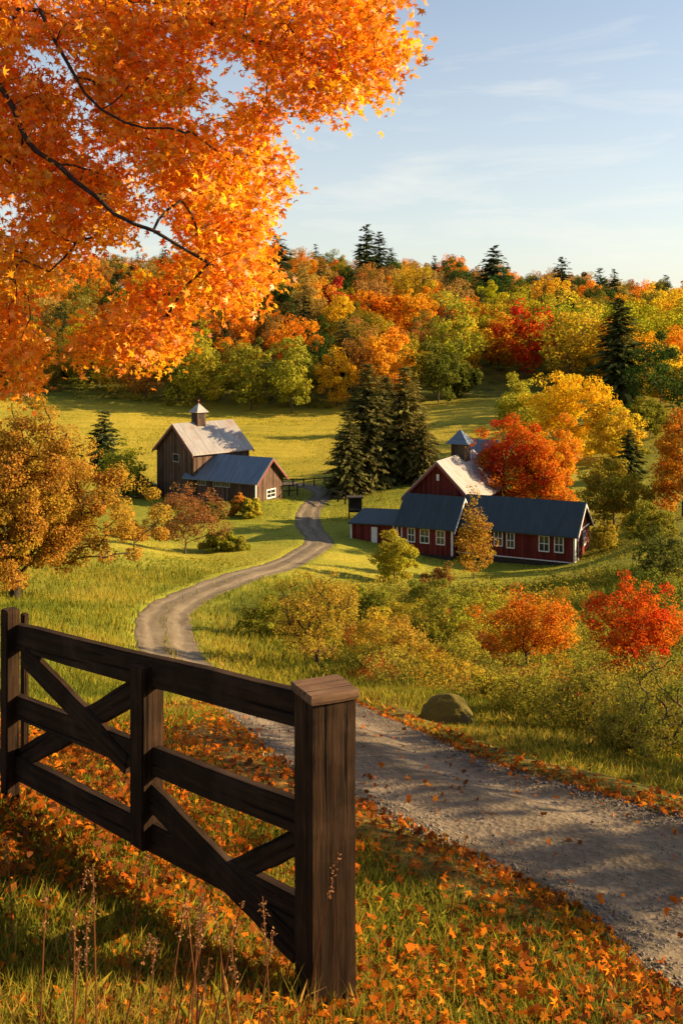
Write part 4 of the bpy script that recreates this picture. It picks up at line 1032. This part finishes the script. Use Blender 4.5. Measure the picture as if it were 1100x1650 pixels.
BPROTO = [decid_mesh('thicket_shrub', None, None, seed=700+i, Hh=1, R=[.55,.7,.5,.62,.8][i], base=.02, n=44, leaves=95, lsize=.05, profile='dome', T=LEAF_T, fork=.1, r_tip=.004) for i in range(5)]
def thicket():
    rng = np.random.default_rng(77); pts = []; cols = [('golden brown',(.44,.27,.03)),('olive',(.24,.215,.025)),('dull green',(.17,.18,.025)),('rust brown',(.27,.13,.03)),('straw yellow',(.42,.32,.05)),('reddish',(.34,.10,.02))]
    for q in range(6000):
        v = math.exp(rng.uniform(math.log(10.5), math.log(52))); t = rng.uniform(-.05, .42); x, y = t*v, v
        ri = np.argsort(RL[:,1]); rx = np.interp(y, RL[ri,1], RL[ri,0])
        if x-rx < 1.9+.085*y or road_d([x],[y])[0] < 2.3: continue
        if abs(CX+F*t-512) < 62 and y < 34: continue
        if y > 34 and t > .09 and rng.uniform() < .8: continue
        if any((x-a)**2+(y-b)**2 < (.045*y+.35)**2 for a, b in pts): continue
        pts.append((x, y)); k = int(rng.integers(0, 6)) if rng.uniform() < .9 else 0; nm, c = cols[k]; sc = rng.uniform(.45, 1.0)*(.42+.024*y)*(.75 if x > .17*y else 1)
        place('shrub', BPROTO[int(rng.integers(5))], (x, y, gz(x, y)-.03), 'small %s bush scattered in the thicket between road and red building' % nm, 'shrub', tuple(float(a*rng.uniform(.85,1.15)) for a in c), .35, (float(sc*rng.uniform(.9,1.3)), float(sc*rng.uniform(.9,1.3)), float(sc)), float(rng.uniform(0, 6.28)), '%s bushes scattered in the thicket' % nm)
        if len(pts) >= 95: break
thicket()
def blades(name, pos, h, w, tint, mat, seed, label, cat, lean=.35):
    rng = np.random.default_rng(seed); N = len(pos); th = rng.uniform(0, 6.283, N); d = np.stack([np.cos(th), np.sin(th), np.zeros(N)], -1)
    f = rng.uniform(0, 6.283, N); s = np.stack([np.cos(f), np.sin(f), np.zeros(N)], -1); up = np.array((0,0,1.0))
    b = rng.uniform(.1, 1, (N,1))*lean*h[:,None]
    mid = pos+up*h[:,None]*.55+d*b*.35; tip = pos+up*h[:,None]*(1-.25*(b/h[:,None])**2)+d*b
    V = np.stack([pos-s*w[:,None]/2, pos+s*w[:,None]/2, mid+s*w[:,None]*.38, tip, mid-s*w[:,None]*.38], 1).reshape(-1, 3)
    o = link(name, mesh_uniform(name, V, np.arange(N*5).reshape(N,5), mat, tint)); tag(o, label, cat, None, 'stuff'); return o
def sample(rng, N, y0, y1, tmax=.42):
    v = np.exp(rng.uniform(math.log(y0), math.log(y1), N)); t = rng.uniform(-tmax, tmax, N); return v*t, v
def right_of_road(x, y):
    i = np.argsort(RL[:,1]); return x-np.interp(y, RL[i,1], RL[i,0])
def all_grass():
    rng = np.random.default_rng(41)
    # near turf
    x, y = sample(rng, 330000, 2.3, 13, .60); rd = road_d(x, y); k = rd > .84+.3*rng.uniform(size=len(x)); x, y = x[k], y[k]
    z = H(x, y)-.02; N = len(x); pn = fbm(x*.8, y*.8, 55)
    tall = sstep(.45, .7, fbm(x*.5+9, y*.5, 61))
    h = rng.uniform(.04,.115,N)*(1-.2*sstep(5,7,y))*(1+.35*sstep(1.0,2.2,rd[k])*(y > np.interp(x, RL[RL[:,1] < 12][:,0][::-1], RL[RL[:,1] < 12][:,1][::-1])))*(1+1.0*tall)*(1+.5*sstep(0,1,-x)*(y < 4.6)); tint = np.clip(.34+.6*(pn-.35)+rng.normal(size=N)*.2+.1*tall, 0, 1)
    tint = np.clip(tint+.24*sstep(4.6, 3.8, y)*sstep(.6, -.2, x) if False else tint+.22*(1-sstep(3.6, 4.8, y))*(1-sstep(-.3, .5, x)), 0, 1)
    bq = ground(716, 1166); h = h*(.55+.45*sstep(.25, 1.3, np.hypot(x-bq.x, (y-bq.y+.5)*.6)))
    blades('grass', np.stack([x,y,z],-1), h, rng.uniform(.0035,.0075,N)*np.maximum(1,y/4)**.6, tint, GRASS, 1, 'green and straw coloured grass growing round the fence and road verge', 'grass', .8)
    x = rng.uniform(-2.4, .9, 8000); y = rng.uniform(2.0, 4.4, 8000); k = (fbm(x*1.3, y*1.3, 91) > .47) & (np.abs(x+.06)+np.abs(y-4.1) > .14) & (x < .15+.3*rng.normal(size=len(x))); x, y = x[k], y[k]; N = len(x)
    blades('tall_grass', np.stack([x,y,H(x,y)-.02],-1), rng.uniform(.08,.24,N), rng.uniform(.003,.005,N), np.clip(.55+.35*rng.normal(size=N), 0, 1), GRASS, 12, 'long unmown grass in front of the fence at the lower left', 'grass', .7)
    # slopes down to the valley
    x, y = sample(rng, 150000, 12, 60, .52); rd = road_d(x, y); u_ = rng.uniform(size=len(x)); k = (rd > .84+.3*u_) | ((rd < .14) & (u_ < .3)); x, y = x[k], y[k]
    z = H(x, y)-.03; N = len(x); pn = fbm(x*.25, y*.25, 56); rr = sstep(0, 4, right_of_road(x, y)-1.2)
    sc = np.sqrt(y/12.0)
    h = rng.uniform(.08,.20,N)*sc*(1+1.0*rr*sstep(.4,.6,pn)); tint = np.clip(.44+.9*(pn-.5)+rng.normal(size=N)*.14-.10*rr-.14*sstep(44, 54, y)*sstep(.06, .14, x/y), 0, 1)
    h = h*(.5+.5*sstep(.25, 1.3, np.hypot(x-bq.x, (y-bq.y+.5)*.6)))
    blades('grass', np.stack([x,y,z],-1), h, rng.uniform(.012,.022,N)*sc, tint, GRASS, 2, 'rough sunlit grass on the slope down to the farm', 'grass', .6)
    # valley lawn and far meadow
    x, y = sample(rng, 150000, 55, 185, .42); rd = road_d(x, y); k = rd > .9+.25*rng.uniform(size=len(x)); x, y = x[k], y[k]
    k = y < np.interp(x/y, [-.6,-.33,-.15,0,.06,.10,.125,.165,.19,.215,.25,.36], [178,178,168,167,167,172,188,202,190,150,128,122]); x, y = x[k], y[k]
    z = H(x, y)-.05; N = len(x); pn = fbm(x*.08, y*.16, 57); lawn = 1-sstep(95, 120, y)
    h = rng.uniform(.08,.18,N)*(y/90)**.5; tint = np.clip(.57+.6*(pn-.5)+rng.normal(size=N)*.07-.13*lawn, 0, 1)
    blades('grass', np.stack([x,y,z],-1), h, rng.uniform(.04,.08,N)*(y/90)**.6, tint, GRASS, 3, 'short golden green meadow grass around the barns', 'grass', .6)
    # weeds in the thicket
    x, y = sample(rng, 11000, 10, 62, .40); rr = right_of_road(x, y); pn = fbm(x*.3, y*.3, 58)
    k = (rr > 2.0+.06*y) & (pn > .46) & (road_d(x, y) > 2.0) & ~((np.abs(CX+F*x/y-512) < 66) & (y < 33)); x, y = x[k], y[k]; C = []; Tn = []; Sz = []
    for a, b in zip(x, y):
        m = 44; hh = rng.uniform(.2, 1.0)*rng.uniform(.5,1)*(b/20)**.3; g = rng.normal(size=(m,3))*.2*(b/18)**.6
        C.append(np.stack([a+g[:,0], b+g[:,1], np.full(m, gz(a,b))+rng.uniform(0,1,m)**.8*hh], -1)); Tn.append(np.clip(rng.uniform(0,.75)+rng.uniform(0,.3,m), 0, 1)); Sz.append(rng.uniform(.022,.05,m)*(b/14)**.85)
    scatter_clumps('weeds', np.vstack(C), np.concatenate(Sz), WEED, np.concatenate(Tn), T=LEAF_T, seed=6, label='tangled weeds and low brush filling the thicket right of the road', cat='weeds')
all_grass()
def fallen():
    rng = np.random.default_rng(43); x, y = sample(rng, 98000, 2.3, 17, .52); rd = road_d(x, y)
    dens = fbm(x*.9, y*.9, 71); rr = right_of_road(x, y)
    far_side = (rd > 1) & (y > np.interp(x, RL[RL[:,1] < 12][:,0][::-1], RL[RL[:,1] < 12][:,1][::-1]))
    p = np.where(rd < .85, .03, np.where(rd < 1.2, 1.1, .62+.38*sstep(4.8, 6.5, y)))*np.maximum(sstep(.36, .64, dens), np.maximum(.75*(rd < 1.2), .6*sstep(4.8, 6.5, y)))*np.where(far_side & (rd > 1.22), .06, 1)*(1-sstep(11, 17, y)*.6)
    p = p*np.where((x < -.15) & (y < 4.2), .8, 1)*np.where((x > 0) & (y < 7), .75, 1)
    k = rng.uniform(size=len(x)) < p; x, y, rd = x[k], y[k], rd[k]; N = len(x)
    z = H(x, y)+np.where(rd < 1, .03, rng.uniform(.02,.085,N))
    nr = np.tile(np.array((0,0,1.0)), (N,1))
    tn = np.clip(.15+.45*(fbm(x*.6,y*.6,88)-.3)+rng.uniform(0,1,N)*.7-.1, 0, 1); sz = rng.uniform(.020,.066,N)*rng.uniform(.8,1,N)
    P_ = np.stack([x,y,z],-1); m = rng.uniform(size=N) < .55
    scatter_clumps('fallen_leaves', P_[m], sz[m], FALLEN, tn[m], nr[m], MAPLE_T, 9, 'orange maple leaves lying on the grass and road edge', 'fallen leaves')
    CURL = np.array([(-.5,0,.22),(-.2,-.34,-.02),(.08,-.24,.12),(.3,-.38,.05),(.52,.04,.26),(.22,.32,.0),(-.05,.22,.1),(-.25,.38,.1)])
    q = ~m; scatter_clumps('fallen_leaves', P_[q], sz[q]*.95, FALLEN, np.clip(tn[q]*.75-.05*rng.uniform(size=q.sum()), 0, 1), nr[q], CURL, 10, 'curled brown and rust leaves mixed into the orange litter', 'fallen leaves')
fallen()
def pebbles():
    rng = np.random.default_rng(44); n = 14000
    i = rng.integers(0, np.sum(RL[:,1] < 22)-1, n*3); base = RL[i]; u = rng.uniform(-1.05, 1.05, n*3)
    d = np.gradient(RL[:,:2], axis=0); d /= np.linalg.norm(d, axis=1)[:,None]; nrm = np.stack([d[:,1], -d[:,0]], -1)[i]
    f = rng.uniform(0, 1, n*3); x = base[:,0]*(1-f)+RL[i+1][:,0]*f+nrm[:,0]*u*base[:,2]/2; y = base[:,1]*(1-f)+RL[i+1][:,1]*f+nrm[:,1]*u*base[:,2]/2
    k = (y > 2.5) & (rng.uniform(size=len(x)) < np.where(np.abs(np.abs(u)-.45) < .16, .25, 1)); x, y, u = x[k], y[k], u[k]
    z = H(x, y)+.016-.03*np.exp(-((np.abs(u)-.45)/.16)**2); N = len(x); s = rng.uniform(.0025,.006,N)*rng.choice([1,1,1,1,1,2.4], N)*np.where(np.abs(u) > .75, 1.35, .9)
    T = np.array([(1,0,0),(0,1,0),(-1,0,0),(0,-1,0),(0,0,.8),(0,0,-.5)]); a = rng.uniform(.6,1.3,(N,1,3))
    th = rng.uniform(0,6.28,N); V = T[None]*a; c, s_ = np.cos(th)[:,None], np.sin(th)[:,None]
    V = np.stack([V[...,0]*c-V[...,1]*s_, V[...,0]*s_+V[...,1]*c, V[...,2]], -1)*s[:,None,None]+np.stack([x,y,z],-1)[:,None]
    q = np.array([(0,1,4),(1,2,4),(2,3,4),(3,0,4),(1,0,5),(2,1,5),(3,2,5),(0,3,5)])
    Fc = (np.arange(N)[:,None,None]*6+q[None]).reshape(-1,3)
    o = link('gravel', mesh_uniform('gravel', V.reshape(-1,3), Fc, plain('pebble', (.18,.15,.12), .9, var=.5))); tag(o, 'loose grey stones strewn over the gravel road', 'gravel', None, 'stuff')
pebbles()

# ------------------------------------------------------------------ boulders and small fences
def boulder(px, py, wpx, hpx, label, seed, mat=MOSS, group=None, Y=None, name='boulder'):
    p = ground(px, py) if Y is None else Vector(((px-CX)/F*Y, Y, gz((px-CX)/F*Y, Y)))
    bm = bmesh.new(); bmesh.ops.create_icosphere(bm, subdivisions=4, radius=1); rng = random.Random(seed)
    fs = [Vector((rng.uniform(-1,1), rng.uniform(-1,1), rng.uniform(-.3,1))).normalized() for _ in range(9)]
    w = wpx*p.y/F/2; h = hpx*p.y/F
    for v in bm.verts:
        c = v.co.copy(); c = Vector([math.copysign(abs(q)**.62, q) for q in c])
        for f in fs:
            e = c.dot(f)-.78
            if e > 0: c -= f*e*.8
        nzz = vnoise(np.array([c.x*4+seed]), np.array([c.y*4+c.z*3]), seed)[0]-.5
        c *= 1+.10*nzz; v.co = Vector((c.x*w, c.y*w*.8, (c.z*.62+.38)*h))
    me = bpy.data.meshes.new('boulder'); bm.to_mesh(me); bm.free(); me.materials.append(mat)
    o = link(name, me, None, p); return tag(o, label, 'rock', group)
boulder(716, 1168, 88, 52, 'mossy brown boulder on the verge at the road edge', 3)
for i, (px, py, w, h) in enumerate(((214,783,20,9),(232,782,18,11),(246,785,14,8),(196,786,15,7))):
    boulder(px, py, w, h, 'pale field stone in the low row left of the brown barn', 10+i, STONE, 'field stones left of the brown barn', name='field_stone')
def rail_fence(name, label, a, b, nposts, h, rails, mat=DARKWOOD, pw=.14):
    A = ground(*a); Bq = ground(*b); t = thing(name, label, 'fence', tuple(A)); d = Bq-A
    pts = []
    for k in range(nposts):
        q = A+d*k/(nposts-1); q.z = gz(q.x, q.y); pts.append(q-A)
        m = MB(); m.box((0,0,h/2-.2),(pw,pw,h+.4)); m.build('post', mat, t, tuple(q-A))
    for r in rails:
        for k in range(nposts-1):
            m = MB(); m.tube([pts[k]+Vector((0,0,h*r)), pts[k+1]+Vector((0,0,h*r))], [.06,.06], 6); m.build('rail', mat, t)
rail_fence('rail_fence', 'short dark rail fence at the right end of the brown barn', (452,800), (479,797), 3, 1.15, (.45,.9))
rail_fence('rail_fence', 'dark rail fence running from the spruce clump to the road bend', (533,806), (556,812), 3, 1.1, (.4,.85))
rail_fence('rail_fence', 'thin dark rail fence along the meadow behind the brown barn', (455,783), (540,779), 6, .9, (.85,))
def shelter():
    p = ground(572, 832); t = thing('wooden_stand', 'small dark open sided stand with posts and flat roof near the lean-to', 'stand', tuple(p))
    for sx in (-.55,.55):
        for sy in (-.4,.4):
            m = MB(); m.box((sx,sy,.75),(.12,.12,1.9)); m.build('post', DARKWOOD, t)
    m = MB(); m.box((0,0,1.74),(1.5,1.2,.1)); m.build('roof', DARKWOOD, t)
    m = MB(); m.box((0,.32,.95),(.97,.06,1.3)); m.build('panel', DARKWOOD, t)
    m = MB(); m.box((0,-.1,.6),(.97,.6,.08)); m.build('shelf', DARKWOOD, t)
shelter()

# ------------------------------------------------------------------ tall dry stalks in the foreground
STALK = mat_ramp_leaf('dry_stalk', [(0,(.22,.09,.035)),(1,(.34,.18,.075))], .3)
def stalks():
    L = [(475,1650,3.35,545,1375,'reddish stalk leaning right across the thick end post'),(560,1640,3.55,700,1290,None),(720,1500,4.9,752,1345,'dark thin stalk standing alone on the leafy verge right of the post'),
         (438,1560,3.7,450,1440,'short stalk with bent seed head just left of the end post'),(350,1420,4.5,372,1255,'pale stalk in front of the lower cross brace'),
         (100,1600,3.2,140,1400,'pale stalk rising left of the fence foot'),(60,1650,3.0,75,1430,'straight dry stalk near the bottom left corner'),(160,1650,2.9,150,1395,'tall tan stalk in the lower left grass'),
         (250,1650,3.0,300,1440,'rust brown stalk below the middle of the fence'),(300,1650,3.1,325,1430,'slender stalk crossing the bottom rail'),(330,1640,3.3,300,1455,'short leaning stalk below the fence'),
         (400,1650,3.2,440,1500,'low tan stalk left of the end post base'),(25,1560,3.4,10,1350,'dark stalk at the left edge under the rails'),(200,1600,3.3,238,1380,'thin stalk with pale head before the stile')]
    rq = random.Random(3)
    for q in range(13):
        bx = rq.uniform(0, 460); Y = rq.uniform(2.75, 3.5); hh = rq.uniform(110, 250)
        L.append((bx, 1650, Y, bx+rq.uniform(-60, 70), 1640-hh*(.6+.4*bx/460), 'thin brown dry stalk among the grass in the lower left corner'))
    for i, (bx, by, Y, tx, ty, lab) in enumerate(L):
        if lab is None: continue
        rng = random.Random(i); g = ground(bx, by) if by < 1640 else Vector(((bx-CX)/F*Y, Y, gz((bx-CX)/F*Y, Y))); Yd = g.y
        tip = at(tx, ty, Yd*.98)-g; pts = []; rad = []
        for k in range(7):
            f = k/6; pts.append(Vector((0,0,-.03))*(1-f)+tip*f+Vector((0,0,.10*tip.length))*math.sin(math.pi*f)*(1-.3*f)); rad.append(.0026*(1-.5*f)+.0008)
        t = thing('dry_grass_stalk', lab, 'grass stalk', tuple(g), 0, 'tall dry stalks in the foreground')
        m = MB(); m.tube(pts, rad, 5); o = m.build('stem', STALK, t)
        r2 = np.random.default_rng(i); C = []; 
        for q in range(46):
            f = 1-.22*r2.uniform(); k = min(5, int(f*6)); ff = f*6-k; p = pts[k]*(1-ff)+pts[k+1]*ff
            C.append(np.array(p)+r2.normal(size=3)*.006)
        V, Fc = leaf_arrays(r2, np.array(C), r2.uniform(.006,.013,46), np.tile(np.array(((tip.x,tip.y,tip.z))), (46,1))*0+r2.normal(size=(46,3)), LEAF_T, .5)
        link('seed_head', mesh_uniform('seed_head', V, Fc, STALK, r2.uniform(.3,1,46)), t)
stalks()
